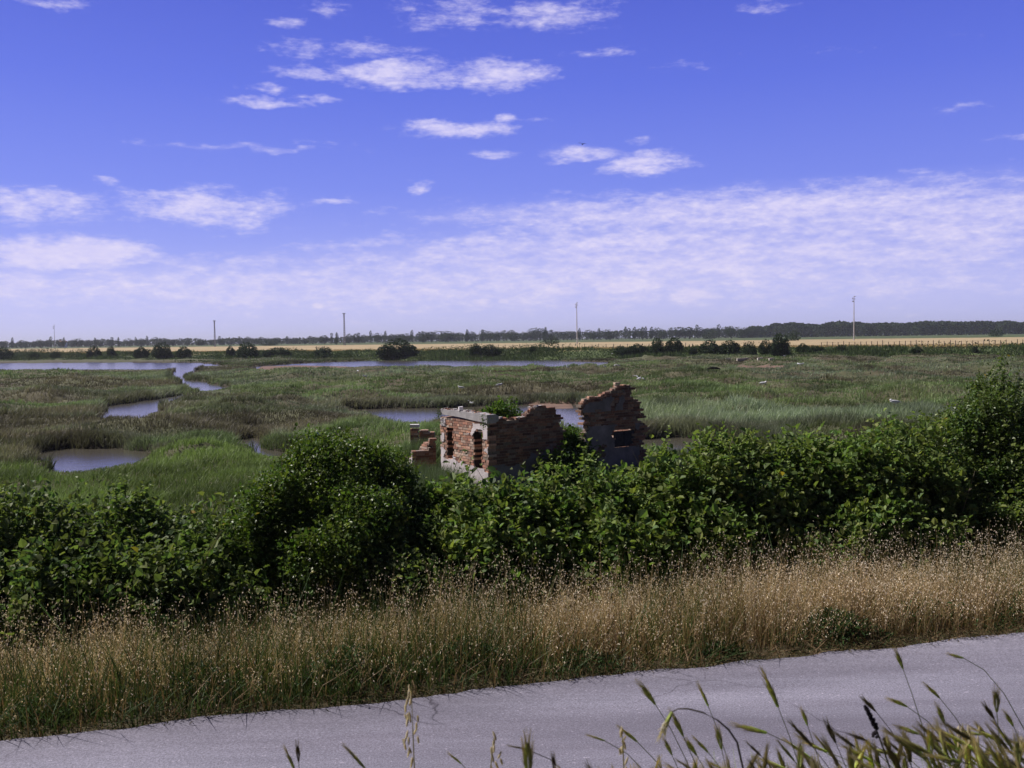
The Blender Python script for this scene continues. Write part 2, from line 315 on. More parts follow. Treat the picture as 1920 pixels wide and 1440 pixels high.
b = N(t, 'ShaderNodeBump'); b.inputs['Strength'].default_value = .6; b.inputs['Distance'].default_value = .006; l(tn(120, 3, .7), b.inputs['Height']); l(b.outputs[0], p.inputs['Normal'])
M_ROAD = m
ss = np.linspace(-40, 50, 3000); e = -(fbm(ss*2.5, ss*0, oct=5, seed=50))*.16+.05; vv = np.linspace(0, 1, 6)
rv = []; 
for k in vv:
    vpos = e*(1-k) + (-ROAD_W)*k
    rv.append(np.stack([E0.x+rd.x*ss+rn.x*vpos, E0.y+rd.y*ss+rn.y*vpos, np.full(ss.shape, .004)+.01*math.sin(k*3.14)], 1))
rv = np.vstack(rv); n_ = len(ss); i = np.arange(5)[:, None]*n_; j = np.arange(n_-1)[None]
rf = np.stack([i+j, i+n_+j, i+n_+j+1, i+j+1], -1).reshape(-1, 4)[:, ::-1]
tag(mesh_np('road', rv, rf, M_ROAD, smooth=True), kind='structure')

# ------------------------------------------------------------------ vegetation makers
def blades(base, h, w, lean, facing, cb, ct, bend=.35):
    """ribbons: base (N,3), heights, widths, lean (N,2) offset of the tip, facing angle of the ribbon, colours at foot and tip"""
    n = len(h); sx = np.cos(facing)*w*.5; sy = np.sin(facing)*w*.5; side = np.stack([sx, sy, np.zeros(n)], 1)
    up = np.stack([np.zeros(n), np.zeros(n), h], 1); ln = np.stack([lean[:, 0], lean[:, 1], np.zeros(n)], 1)
    m_ = base+up*.55+ln*bend; tp = base+up+ln
    v = np.stack([base-side, base+side, m_-side*.8, m_+side*.8, tp-side*.12, tp+side*.12], 1).reshape(-1, 3)
    k = np.arange(n)[:, None]*6; f = np.concatenate([k+[0, 1, 3, 2], k+[2, 3, 5, 4]], 1).reshape(-1, 4)
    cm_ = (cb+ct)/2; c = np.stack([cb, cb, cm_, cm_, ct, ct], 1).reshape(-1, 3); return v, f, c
def unit(a): return a/np.maximum(np.linalg.norm(a, axis=1, keepdims=True), 1e-9)
def leaves(pos, d, nrm, ln, wd, col, fold=.25):
    n = len(ln); d = unit(d); s = unit(np.cross(d, nrm)); nn_ = unit(np.cross(s, d)); L_ = ln[:, None]; W_ = wd[:, None]
    q = nn_*fold*W_
    v = np.stack([pos, pos+d*L_*.3+s*W_*.5+q, pos+d*L_*.7+s*W_*.38+q*.7, pos+d*L_-nn_*.08*L_, pos+d*L_*.7-s*W_*.38+q*.7, pos+d*L_*.3-s*W_*.5+q], 1).reshape(-1, 3)
    k = np.arange(n)[:, None]*6; f = np.concatenate([k+[0, 1, 2, 3], k+[0, 3, 4, 5]], 1).reshape(-1, 4)
    return v, f, np.repeat(col, 6, 0)
def join(parts):
    vs_, fs_, cs_, o = [], [], [], 0
    for v, f, c in parts: vs_.append(v); fs_.append(f+o); cs_.append(c); o += len(v)
    return np.vstack(vs_), np.vstack(fs_), np.vstack(cs_)
def tube(pts, rad, col, sides=5):
    pts = [Vector(q) for q in pts]; n = len(pts); v = []; 
    for k, q in enumerate(pts):
        tdir = (pts[min(k+1, n-1)]-pts[max(k-1, 0)]).normalized(); a = tdir.orthogonal().normalized()
        a = (Vector((1, 0, 0)) - tdir*tdir.x).normalized() if abs(tdir.x) < .9 else a; b_ = tdir.cross(a)
        r_ = rad[k] if hasattr(rad, '__len__') else rad
        for s in range(sides):
            th = 2*math.pi*s/sides; v.append(q+a*math.cos(th)*r_+b_*math.sin(th)*r_)
    f = [[k*sides+s, k*sides+(s+1) % sides, (k+1)*sides+(s+1) % sides, (k+1)*sides+s] for k in range(n-1) for s in range(sides)]
    c = np.tile(np.array(col, float), (len(v), 1)); return np.array([tuple(q) for q in v]), np.array(f), c
def box(c, sx, sy, sz, ax=(1,0,0), ay=(0,1,0), az_=(0,0,1), col=(.5,.5,.5)):
    c = np.array(c, float); ax, ay, az_ = [np.array(q, float) for q in (ax, ay, az_)]
    v = np.array([c+ax*sx*.5*i_+ay*sy*.5*j_+az_*sz*.5*k_ for i_ in (-1, 1) for j_ in (-1, 1) for k_ in (-1, 1)])
    f = np.array([[0,1,3,2],[4,6,7,5],[0,4,5,1],[2,3,7,6],[0,2,6,4],[1,5,7,3]]); return v, f, np.tile(np.array(col, float), (8, 1))

# ---- marsh vegetation: one mass of rushes, saltbush and grass, uncountable
def marsh_mass():
    def sample(n, r0, r1, p=1.0):
        u_ = RS.rand(n); r = r0*(r1/r0)**u_ if p == 1 else (r0**p+(r1**p-r0**p)*u_)**(1/p)
        a = RS.uniform(R(-39), R(39), n); return r*np.sin(a), r*np.cos(a), r
    x1, y1, r1 = sample(115000, 14, 230); cx, cy, cr_ = x1, y1, r1
    v, u, w = zone(cx, cy)
    mud = np.zeros(cx.shape, bool)
    for p_ in MUDS: mud |= sdf(p_, cx, cy) < .3
    keep = (v > 7.5) & (u < -1) & (w > .05) & ~mud; 
    # leave the footprint of the ruin clear
    cx, cy, cr_, w, u = cx[keep], cy[keep], cr_[keep], w[keep], u[keep]
    K = 7
    ex, ey, er = sample(420000, 20, 210); ew = water_d(ex, ey); eo = np.zeros(ex.shape, bool)
    for st in (.5, 1.2): eo |= water_d(ex*(1-st/45), ey*(1-st/45)) < 0
    eo &= (ew > 0) & (ew < .9+er*.006); cx = np.concatenate([cx, ex[eo]]); cy = np.concatenate([cy, ey[eo]]); cr_ = np.concatenate([cr_, er[eo]])
    n = len(cx)*K; sp = .10+cr_*.0035
    bx = np.repeat(cx, K)+RS.randn(n)*np.repeat(sp, K); by = np.repeat(cy, K)+RS.randn(n)*np.repeat(sp, K); r = np.repeat(cr_, K); w_ = water_d(bx, by); m_ = w_ > -.1
    bx, by, r, w_ = bx[m_], by[m_], r[m_], w_[m_]; n = len(bx); bz = height(bx, by)
    pa = fbm(bx*.07, by*.07, oct=4, seed=61); pb = fbm(bx*.16, by*.16, oct=3, seed=62); pc = fbm(bx*.6, by*.6, oct=3, seed=63)
    hump = sstep(.35, .75, fbm(bx*.45, by*.30, oct=3, seed=64))
    h = .13+.20*hump+.12*pb; edge = np.exp(-np.clip(w_, 0, 9)/1.6); h = h+.16*edge*sstep(.4, .6, pb)
    meadow = (r < 36) & (bx < -4); h = np.where(meadow, .22+.1*pc, h)
    dx_, dy_ = bx/r, by/r
    near_bank = np.zeros(n, bool); far_bank = np.zeros(n, bool)
    for st in (1.2, 2.4, 3.6, 5.0):
        st = st*np.maximum(r/45, .6); near_bank |= water_d(bx+dx_*st, by+dy_*st) < 0
    for st in (.6, 1.4): far_bank |= water_d(bx-dx_*st*r/45, by-dy_*st*r/45) < 0
    h = np.where(near_bank & ~far_bank, .11, h); h = np.where(far_bank, np.maximum(h, .30)+.08, h)
    tall = (~near_bank)*(sstep(.5, .6, pa)*(bx > 4)*(r > 28)*(r < 75)); h = h+.25*tall
    h *= RS.uniform(.65, 1.15, n); wd = np.maximum(.010, r*.00060)*RS.uniform(.7, 1.5, n)
    green = np.array([.185, .255, .110]); grey = np.array([.250, .300, .205]); brown = np.array([.160, .130, .100]); olive = np.array([.190, .215, .110]); bright = np.array([.200, .275, .090])
    t1 = sstep(.46, .60, pa+(pc-.5)*.25)[:, None]; t2 = sstep(.50, .62, pb)[:, None]; t3 = sstep(.52, .62, fbm(bx*.05+9, by*.09, oct=4, seed=65))[:, None]
    c = green*(1-t1)+grey*t1; c = c*(1-t2*.6)+olive*t2*.6
    lowz = ((bx < 0)*sstep(95, 60, r)*sstep(30, 36, r))[:, None]; t3 = np.clip(t3+lowz*sstep(.38, .62, fbm(bx*.12, by*.2, oct=4, seed=67))[:, None]*.9, 0, 1)
    c = c*(1-t3*.85)+brown*t3*.85; c = np.where(meadow[:, None], bright*.82, c)
    c = c*(1-.5*tall[:, None])+grey*1.05*.5*tall[:, None]
    c = c*(.72+.62*sstep(.36, .62, fbm(bx*.28, by*.22, oct=3, seed=68)))[:, None]
    c = c*RS.uniform(.88, 1.14, n)[:, None]
    c = np.where(far_bank[:, None], c*.7+brown*.15, c)
    far = sstep(120, 200, r)[:, None]; c = c*(1-far*.4)+np.array([.07, .085, .05])*far*.4
    lean = RS.randn(n, 2)*h[:, None]*.35+np.array([.10, -.03])*h[:, None]
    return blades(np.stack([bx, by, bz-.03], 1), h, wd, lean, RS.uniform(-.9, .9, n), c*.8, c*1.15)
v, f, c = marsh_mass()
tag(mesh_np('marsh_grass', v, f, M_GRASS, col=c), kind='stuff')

# ---- rows on the far bank and in the dry field
def far_grass():
    n = 60000; x = RS.uniform(-170, 130, n); uu = RS.uniform(-16, 14, n); y = 205-.55*x+uu*1.141; r = np.hypot(x, y); z = height(x, y)
    pn = fbm(x*.08, y*.08, oct=3, seed=71); h = (.3+.6*sstep(.45, .75, pn)*(uu < 0))*RS.uniform(.5, 1.2, n); 
    g_ = (uu > 0+(pn-.5)*8)[:, None]; c = np.where(g_, np.array([.42, .33, .19]), np.array([.10, .14, .06]))*RS.uniform(.7, 1.3, n)[:, None]
    return blades(np.stack([x, y, z-.05], 1), h, RS.uniform(.12, .3, n), RS.randn(n, 2)*.15, RS.uniform(-.6, .6, n), c, c)
v, f, c = far_grass(); tag(mesh_np('bank_grass', v, f, M_GRASS, col=c), kind='stuff')

# ---- road verge of wild oats
def verge():
    parts = []; n = 22000; s = RS.uniform(-5, 15, n); v_ = np.abs(RS.randn(n))*.02+RS.beta(1.1, 1.35, n)*2.3+.12
    x = E0.x+rd.x*s+rn.x*v_; y = E0.y+rd.y*s+rn.y*v_; z = height(x, y); q = fbm(s*.9, v_*.9, oct=3, seed=81); q2 = fbm(s*.45+4, v_*.3, oct=2, seed=82)
    h = (.41+.32*q)*(.45+.55*sstep(.05, .55, v_))*RS.uniform(.55, 1.1, n)*(1+.35*(RS.rand(n) < .12))*(.72+.55*fbm(s*1.7+3, v_*1.2, oct=2, seed=86))+.10*sstep(4, 8, s); base = np.stack([x, y, z-.03], 1)
    lean = RS.randn(n, 2)*.10+np.array([.05, -.04]); straw = np.array([.60, .50, .29]); rust = np.array([.42, .30, .18]); grn = np.array([.12, .145, .04])
    t = RS.rand(n)[:, None]; c = straw*t+rust*(1-t); g_ = (sstep(.45, .6, q2)*.55*sstep(1.5, .3, v_))[:, None]; gm = (RS.rand(n)[:, None] < g_+.07); c = np.where(gm, grn*1.2, c)*RS.uniform(.75, 1.25, n)[:, None]
    foot = c*.6+np.array([.12, .095, .05])*.4
    parts.append(blades(base, h, np.full(n, .0042), lean, RS.uniform(-1, 1, n), foot, c, .3))
    # spikelets nodding in the top third
    K = 7; m_ = np.repeat(np.arange(n)[~gm[:, 0]], K); k = len(m_); tt = RS.uniform(.62, 1.03, k)[:, None]
    ln3 = np.concatenate([lean, np.zeros((n, 1))], 1)[m_]; up = np.zeros((k, 3)); up[:, 2] = h[m_]
    pos = base[m_]+up*tt+ln3*(.3+.7*tt)+RS.randn(k, 3)*np.array([.022, .022, .01]); d = RS.randn(k, 3)*.6+np.array([.1, -.1, -1.0])
    pale = np.array([.92, .82, .66]); tn_ = np.array([.60, .46, .28]); w_ = (RS.rand(k)[:, None] < .45+.4*sstep(.5, 1.6, v_[m_])[:, None]); sc = np.where(w_, pale, tn_)*RS.uniform(.75, 1.3, k)[:, None]
    parts.append(leaves(pos, d, RS.randn(k, 3)+np.array([0, -.8, .4]), RS.uniform(.012, .022, k), RS.uniform(.004, .0075, k), sc))
    # thin taller stems at the back, seen against the hedge
    n = 1500; s = RS.uniform(-5, 15, n); v_ = RS.uniform(1.3, 2.7, n); x = E0.x+rd.x*s+rn.x*v_; y = E0.y+rd.y*s+rn.y*v_; z = height(x, y); h = RS.uniform(.62, 1.0, n)*(.75+.4*fbm(s*.8, v_, oct=2, seed=84)); base = np.stack([x, y, z-.03], 1); lean = RS.randn(n, 2)*.12
    c = np.array([.48, .42, .26])*RS.uniform(.7, 1.2, n)[:, None]; parts.append(blades(base, h, np.full(n, .003), lean, RS.uniform(-1, 1, n), c*.6, c, .3))
    m_ = np.repeat(np.arange(n), 9); k = len(m_); tt = RS.uniform(.72, 1.04, k)[:, None]; up = np.zeros((k, 3)); up[:, 2] = h[m_]; ln3 = np.concatenate([lean, np.zeros((n, 1))], 1)[m_]
    pos = base[m_]+up*tt+ln3*(.3+.7*tt)+RS.randn(k, 3)*np.array([.028, .028, .012]); parts.append(leaves(pos, RS.randn(k, 3)*.6+np.array([.1, -.1, -1.0]), RS.randn(k, 3)+np.array([0, -.6, .6]), RS.uniform(.014, .024, k), RS.uniform(.005, .009, k), pale*RS.uniform(.7, 1.1, k)[:, None]))
    # green and dry leaf blades low down
    n = 26000; s = RS.uniform(-5, 15, n); v_ = RS.beta(1, 1.5, n)*2.6-.02; x = E0.x+rd.x*s+rn.x*v_; y = E0.y+rd.y*s+rn.y*v_; z = height(x, y); q2 = fbm(s*.45+4, v_*.3, oct=2, seed=82)
    h = (.10+.30*sstep(.1, .5, v_)+.14*sstep(.5, .6, q2))*RS.uniform(.5, 1.3, n); g_ = RS.rand(n) < .22+.6*sstep(.48, .62, q2)
    c = np.where(g_[:, None], np.array([.065, .11, .032]), np.array([.26, .18, .10]))*RS.uniform(.6, 1.3, n)[:, None]
    parts.append(blades(np.stack([x, y, z-.02], 1), h, RS.uniform(.005, .010, n), RS.randn(n, 2)*.13, RS.uniform(-1.2, 1.2, n), c*.8, c, .25))
    # broad-leaved weeds in green drifts along the asphalt
    for (s0, v0, rad, hh, nn_) in [(2.2, .5, .45, .34, 1500), (.2, .35, .3, .2, 500), (6.2, .35, .38, .26, 1300), (8.3, .55, .7, .26, 1500), (10.2, .5, .9, .3, 1600), (4.0, .25, .35, .14, 500), (-1.2, .3, .5, .25, 600), (5.1, .2, .2, .1, 250), (1.2, .45, .3, .28, 500), (3.1, .5, .4, .3, 900), (7.2, .7, .5, .3, 1200), (9.2, .4, .6, .26, 1400), (11.5, .5, .8, .3, 1300)]:
        nn_ = int(nn_*1.5)
        s = s0+RS.randn(nn_)*rad*.6; v_ = np.abs(v0+RS.randn(nn_)*rad*.35); x = E0.x+rd.x*s+rn.x*v_; y = E0.y+rd.y*s+rn.y*v_; env = np.exp(-((s-s0)/rad)**2)
        z = height(x, y)+RS.rand(nn_)*hh*env; col = np.array([.05, .095, .028])*RS.uniform(.6, 1.4, nn_)[:, None]
        parts.append(leaves(np.stack([x, y, z], 1), RS.randn(nn_, 3)+[0, -.2, .5], RS.randn(nn_, 3)*.6+[0, 0, 1], RS.uniform(.02, .05, nn_), RS.uniform(.008, .02, nn_), col))
    # litter and small sprigs creeping over the asphalt edge
    n = 9000; s = RS.uniform(-5, 15, n); v_ = RS.randn(n)*.045+.03; x = E0.x+rd.x*s+rn.x*v_; y = E0.y+rd.y*s+rn.y*v_; t = RS.rand(n)[:, None]
    c = (np.array([.22, .16, .09])*t+np.array([.06, .085, .03])*(1-t))*RS.uniform(.6, 1.3, n)[:, None]; hz = np.maximum(height(x, y), .004)+.006+RS.rand(n)*.03
    parts.append(leaves(np.stack([x, y, hz], 1), RS.randn(n, 3)*[1, 1, .5], RS.randn(n, 3)*.5+[0, 0, 1], RS.uniform(.015, .05, n), RS.uniform(.003, .009, n), c))
    return join(parts)
v, f, c = verge(); tag(mesh_np('roadside_grass', v, f, M_STRAW, col=c), kind='stuff')

# ------------------------------------------------------------------ shrubs
def shrub(name, label, cat, lobes, nclump, kcl, leaf, cols, mat=None, group=None, spread=.14, shoots=40, base=None, stem_r=.02, droop=.0, tall=.35):
    """lobes: list of (centre, (rx,ry,rz)) world coordinates"""
    base = base or Vector((lobes[0][0][0], lobes[0][0][1], float(height(np.array([lobes[0][0][0]]), np.array([lobes[0][0][1]]))[0])))
    rt = empty(name, base, label, cat, group); C = np.array([tuple(l_[0]) for l_ in lobes]); Rd = np.array([l_[1] for l_ in lobes])
    vol = Rd[:, 0]*Rd[:, 2]+Rd[:, 1]*Rd[:, 0]; ids = RS.choice(len(lobes), nclump*2, p=vol/vol.sum())
    d = unit(RS.randn(nclump*2, 3)); d[:, 2] = np.where(RS.rand(nclump*2) < .35, np.abs(d[:, 2]), d[:, 2])
    rad = 1-np.abs(RS.randn(nclump*2))*.22; p_ = C[ids]+d*Rd[ids]*rad[:, None]
    bump = fbm(p_[:, 0]*2.2, p_[:, 1]*2.2, p_[:, 2]*2.2, oct=3, seed=91)-.5; p_ = p_+d*bump[:, None]*1.15*Rd[ids].min(1)[:, None]
    deep = np.zeros(len(p_), bool)
    leaf = leaf*1.22; shoots = int(shoots*2.2)
    for k in range(len(lobes)):
        q = (((p_-C[k])/Rd[k])**2).sum(1); deep |= (q < .35) & (ids != k)
    hol = (fbm(p_[:, 0]*2.6, p_[:, 1]*2.6, p_[:, 2]*3.2, oct=2, seed=95) < .50) & (rad > .72) & (RS.rand(len(p_)) < .85); deep |= hol
    gz = height(p_[:, 0], p_[:, 1]); ok = ~deep & (p_[:, 2] > gz+.02); p_, d = p_[ok][:nclump], d[ok][:nclump]
    parts = []; n = len(p_)*kcl; out = unit(d+np.array([0, 0, .5])+RS.randn(len(p_), 3)*.45)
    tpos = RS.uniform(-1, 1, n)[:, None]; pos = np.repeat(p_, kcl, 0)+np.repeat(out, kcl, 0)*tpos*spread*1.4+RS.randn(n, 3)*spread*.45
    ld = np.repeat(out, kcl, 0)*.5+RS.randn(n, 3)*.8+np.array([0, 0, -droop]); nr_ = np.repeat(d, kcl, 0)*.35+RS.randn(n, 3)*.42+np.array([0, 0, .9])
    mix_ = np.clip(np.repeat(RS.rand(len(p_)), kcl)*.6+RS.rand(n)*.5+(tpos[:, 0])*.15, 0, 1)[:, None]
    col = np.array(cols[0])*(1-mix_)+np.array(cols[1])*mix_; col = col*RS.uniform(.75, 1.25, n)[:, None]
    yl = RS.rand(n) < .0015; col[yl] = [.35, .28, .05]
    lf = leaf*RS.uniform(.6, 1.25, n)*np.repeat(RS.uniform(.6, 1.3, len(p_)), kcl); hue = np.repeat(RS.rand(len(p_)), kcl)[:, None]; col = col*(1+(hue-.5)*np.array([.55, .15, .1])); parts.append(leaves(pos, ld, nr_, lf, lf*RS.uniform(.6, .95, n), col))
    # free shoots standing out of the crown
    sp = []; top = np.argsort(-(p_[:, 2]+RS.rand(len(p_))*.5))[:max(shoots*3, 1)]; sel = RS.choice(top, shoots) if shoots else []
    for k in sel:
        a = p_[k]; dirn = unit((out[k]*.6+np.array([RS.randn()*.25, RS.randn()*.25, 1.0]))[None])[0]; ln_ = RS.uniform(.4, 1.0)*tall; cur = RS.randn(3)*.12
        pts = [a+dirn*ln_*t_+cur*(t_**2)*ln_+np.array([0, 0, -.15*ln_*t_*t_]) for t_ in (0, .35, .7, 1)]; parts.append(tube(pts, [.004, .0035, .0028, .002], (.10, .12, .05), 3))
        m_ = max(6, int(ln_/leaf*2.2)); tt = np.linspace(.1, 1.02, m_); q = a+dirn*ln_*tt[:, None]+cur*(tt**2)[:, None]*ln_+np.array([0, 0, -.15])*ln_*(tt**2)[:, None]
        dd = RS.randn(m_, 3)*[1, 1, .3]+dirn*.5; cc_ = np.tile(np.array(cols[1])*RS.uniform(.9, 1.3), (m_, 1)); l2 = leaf*RS.uniform(.5, 1.1, m_)*(1.1-.5*tt)
        parts.append(leaves(q, dd, RS.randn(m_, 3)*.35+[0, 0, 1], l2, l2*.7, cc_))
    for k in (RS.choice(len(p_), 9) if name != 'elder_bush' else []):       # bare dead twigs
        a = p_[k]; dn = unit((d[k]+RS.randn(3)*.4+np.array([0, 0, .5]))[None])[0]; ln_ = RS.uniform(.25, .6); cv = RS.randn(3)*.12
        parts.append(tube([a-dn*.1, a+dn*ln_*.5+cv*.3*ln_, a+dn*ln_+cv*ln_], [.005, .0035, .0015], (.34, .28, .21), 3))
    b0 = np.array(tuple(base)); v, f, c = join(parts); mesh_np('foliage', v-b0, f, mat or M_LEAF, rt, c)
    for k in range(min(len(lobes)*3, 14)):
        tgt = C[k % len(lobes)]+RS.randn(3)*Rd[k % len(lobes)]*.35; gx, gy = base.x+RS.randn()*.18+(tgt[0]-base.x)*.6, base.y+RS.randn()*.15+(tgt[1]-base.y)*.5
        g_ = np.array([base.x, base.y, base.z-.05]); mid = (g_+tgt)/2+RS.randn(3)*.08+[0, 0, -.1]
        sp.append(tube([g_, mid, tgt], [stem_r, stem_r*.7, stem_r*.35], (.10, .085, .06), 5))
    v, f, c = join(sp); mesh_np('stems', v-b0, f, M_WOOD, rt, c); return rt
def lobe(px, py, dep, rx, ry, rz): q = PD(px, py, dep); return (q, (rx, ry, rz))
def hd(px, v=3.6):                       # depth of the hedge line under a pixel column
    a = (px-960)/F; return (vdist(0, 0)*-1+v)/(rn.y+rn.x*a)
BR = [(.042, .072, .022), (.21, .28, .085)]; BR2 = [(.038, .064, .024), (.175, .23, .082)]; BU = [(.034, .066, .016), (.150, .215, .045)]
def hl(px, py, rx, ry, rz, v=3.6):
    """lobe whose TOP edge shows at py"""
    dp = hd(px, v); q = PD(px, py, dp); q.z -= rz; return (q, (rx, ry, rz))
H = 'shrubs of the hedge along the far road verge'
shrub('bramble_shrub', 'dark ragged bramble at the far left end of the hedge, reeds poking from it', 'shrub',
      [hl(-60, 940, .9, .8, .95), hl(90, 950, .75, .8, .9), hl(190, 925, .6, .7, .95, 3.8), hl(40, 1030, .7, .5, .7, 2.9), hl(170, 1040, .7, .5, .6, 2.9)], 2300, 14, .058, BR2, group=H, shoots=30)
shrub('bramble_shrub', 'low bramble in the dip between the left hedge end and the big round bush', 'shrub',
      [hl(300, 985, .6, .7, .8), hl(420, 985, .6, .7, .8), hl(340, 1050, .7, .5, .55, 2.8), hl(250, 960, .35, .5, .8, 4)], 1700, 14, .058, BR2, group=H, shoots=26)
shrub('round_bush', 'biggest round bush with small glossy leaves, left of the ruined brick hut', 'bush',
      [hl(635, 800, .82, .9, 1.05, 3.9), hl(560, 868, .62, .8, .95, 3.7), hl(718, 850, .45, .8, .95, 3.9), hl(620, 905, .9, .7, .9, 3.2), hl(510, 905, .5, .6, .85, 3.5), hl(600, 815, .4, .5, .6, 3.7), hl(740, 950, .4, .5, .8, 3.4)], 6800, 13, .033, BU, M_LEAF2, H, spread=.085, shoots=46, stem_r=.035, tall=.24)
shrub('bramble_shrub', 'bramble with small grey-green leaves at the foot of the round bush, right side', 'shrub',
      [hl(700, 1000, .5, .5, .6, 3.0), hl(800, 965, .55, .6, .75, 3.3), hl(760, 1045, .5, .4, .4, 2.6)], 1500, 13, .045, BR2, group=H, shoots=15)
shrub('bramble_shrub', 'leafy bramble shrub directly below the sunlit wall of the brick hut', 'shrub',
      [hl(870, 925, .65, .8, .9), hl(960, 915, .65, .8, 1.0), hl(910, 985, .75, .6, .7, 3.0), hl(810, 930, .4, .6, .9, 3.8)], 2300, 14, .062, BR, group=H, shoots=34)
shrub('bramble_shrub', 'bramble shrub below the gap between the hut wall and the gable, with upright shoots', 'shrub',
      [hl(1070, 900, .7, .8, 1.0), hl(1160, 900, .6, .8, 1.05), hl(1110, 970, .8, .6, .8, 3.0)], 2300, 14, .064, BR, group=H, shoots=46, tall=.45)
shrub('bramble_shrub', 'tall pale-leaved bramble just right of the gable fragment', 'shrub',
      [hl(1240, 855, .55, .8, 1.1), hl(1330, 850, .6, .8, 1.1), hl(1290, 950, .8, .6, .9, 3.0)], 2500, 14, .064, BR, group=H, shoots=50, tall=.45)
shrub('bramble_shrub', 'dense bramble in front of the murky pond right of the ruin', 'shrub',
      [hl(1430, 845, .6, .8, 1.15), hl(1520, 840, .6, .8, 1.15), hl(1480, 950, .9, .6, .9, 3.0)], 2500, 14, .062, BR, group=H, shoots=46)
shrub('bramble_shrub', 'bramble shrub rising against the left side of the small tree on the right', 'shrub',
      [hl(1610, 825, .6, .8, 1.2), hl(1700, 800, .6, .9, 1.3, 3.9), hl(1650, 940, .9, .6, .9, 3.1)], 2600, 14, .060, BR, group=H, shoots=40)
shrub('small_tree', 'tallest leafy small tree at the right edge of the hedge', 'tree',
      [hl(1800, 760, .55, .8, 1.1, 4.3), hl(1872, 690, .40, .7, 1.4, 4.3), hl(1850, 740, .30, .5, .9, 4.0), hl(1960, 735, .7, .9, 1.4, 4.3), hl(1770, 850, .6, .8, 1.0, 4.0), hl(1900, 830, .8, .8, 1.1, 3.8), hl(2060, 760, .9, .9, 1.5, 4.3)], 7500, 13, .040, [(.036, .066, .02), (.145, .205, .055)], M_LEAF2, H, spread=.10, shoots=60, stem_r=.04, tall=.5)
shrub('bramble_shrub', 'low bramble at the foot of the small tree, behind the tall pale oats', 'shrub',
      [hl(1890, 930, .8, .6, .8, 3.2), hl(1990, 950, .8, .6, .8, 3.2), hl(2110, 920, 1.1, .9, 1.1, 3.5)], 2000, 13, .055, BR, group=H, shoots=12)
shrub('bramble_shrub', 'bramble beyond the left end of the hedge', 'shrub', [hl(-230, 950, .9, .8, 1.0)], 900, 13, .058, BR2, group=H, shoots=8) if False else None

# shrubs round the ruin
def gl(px, py, dep, rx, ry, rz):
    q = PD(px, py, dep); q.z -= rz; return (q, (rx, ry, rz))
shrub('elder_bush', 'bright green bush growing inside the ruined hut above its broken wall', 'bush', [gl(955, 757, 26.6, .55, .5, .9), gl(925, 768, 26.4, .35, .4, .8), gl(990, 768, 26.9, .35, .4, .8)], 1100, 12, .07, [(.05, .10, .02), (.12, .20, .035)], spread=.13, shoots=20, tall=.3)
shrub('elder_bush', 'leafy bush filling the gap between the hut wall and the gable', 'bush', [gl(1075, 812, 26.2, .62, .6, 1.2), gl(1050, 850, 25.3, .6, .5, 1.0), gl(1100, 860, 25.2, .5, .5, 1.0)], 1500, 12, .08, [(.04, .085, .02), (.11, .18, .035)], spread=.15, shoots=20)
def little_plant(name, label, px, py, dep, n, sp, leaf, col):
    q = np.array(tuple(PD(px, py, dep))); rt = empty(name, Vector(q), label, 'plant'); v, f, c = leaves(RS.randn(n, 3)*sp, RS.randn(n, 3), RS.randn(n, 3)*.5+[0, 0, .8], leaf*RS.uniform(.6, 1.2, n), leaf*.6*RS.uniform(.7, 1.2, n), np.array(col)*RS.uniform(.7, 1.3, n)[:, None]); mesh_np('foliage', v, f, M_LEAF, rt, c)
little_plant('wall_plant', 'green weed hanging from the corner of the concrete beam', 908, 790, 24.15, 90, [.06, .05, .13], .05, (.10, .14, .05))
little_plant('wall_plant', 'small dark weed growing at the left end of the concrete beam', 824, 778, 26.5, 90, [.06, .06, .14], .05, (.06, .09, .035))
g0 = PD(845, 905, 23.3); sp0 = empty('sapling', g0, 'thin leaning sapling with few leaves before the sunlit hut wall', 'plant'); pts = [PD(x, y, 23.3)-g0 for x, y in [(845, 925), (847, 900), (852, 880), (858, 862), (868, 845)]]
v, f, c = tube(pts, [.012, .010, .008, .006, .004], (.16, .12, .10), 5); mesh_np('stem', v, f, M_WOOD, sp0, c)
lp = np.array([tuple(PD(x, y, 23.25)-g0) for x, y in [(852, 866), (850, 868), (861, 860), (865, 858), (863, 880), (861, 883), (866, 878), (870, 846), (872, 842), (874, 848)]]); n = len(lp)
v, f, c = leaves(lp, RS.randn(n, 3), RS.randn(n, 3)*.4+[0, -.5, .6], np.full(n, .075), np.full(n, .05), np.tile([.09, .14, .05], (n, 1))); mesh_np('foliage', v, f, M_LEAF, sp0, c)
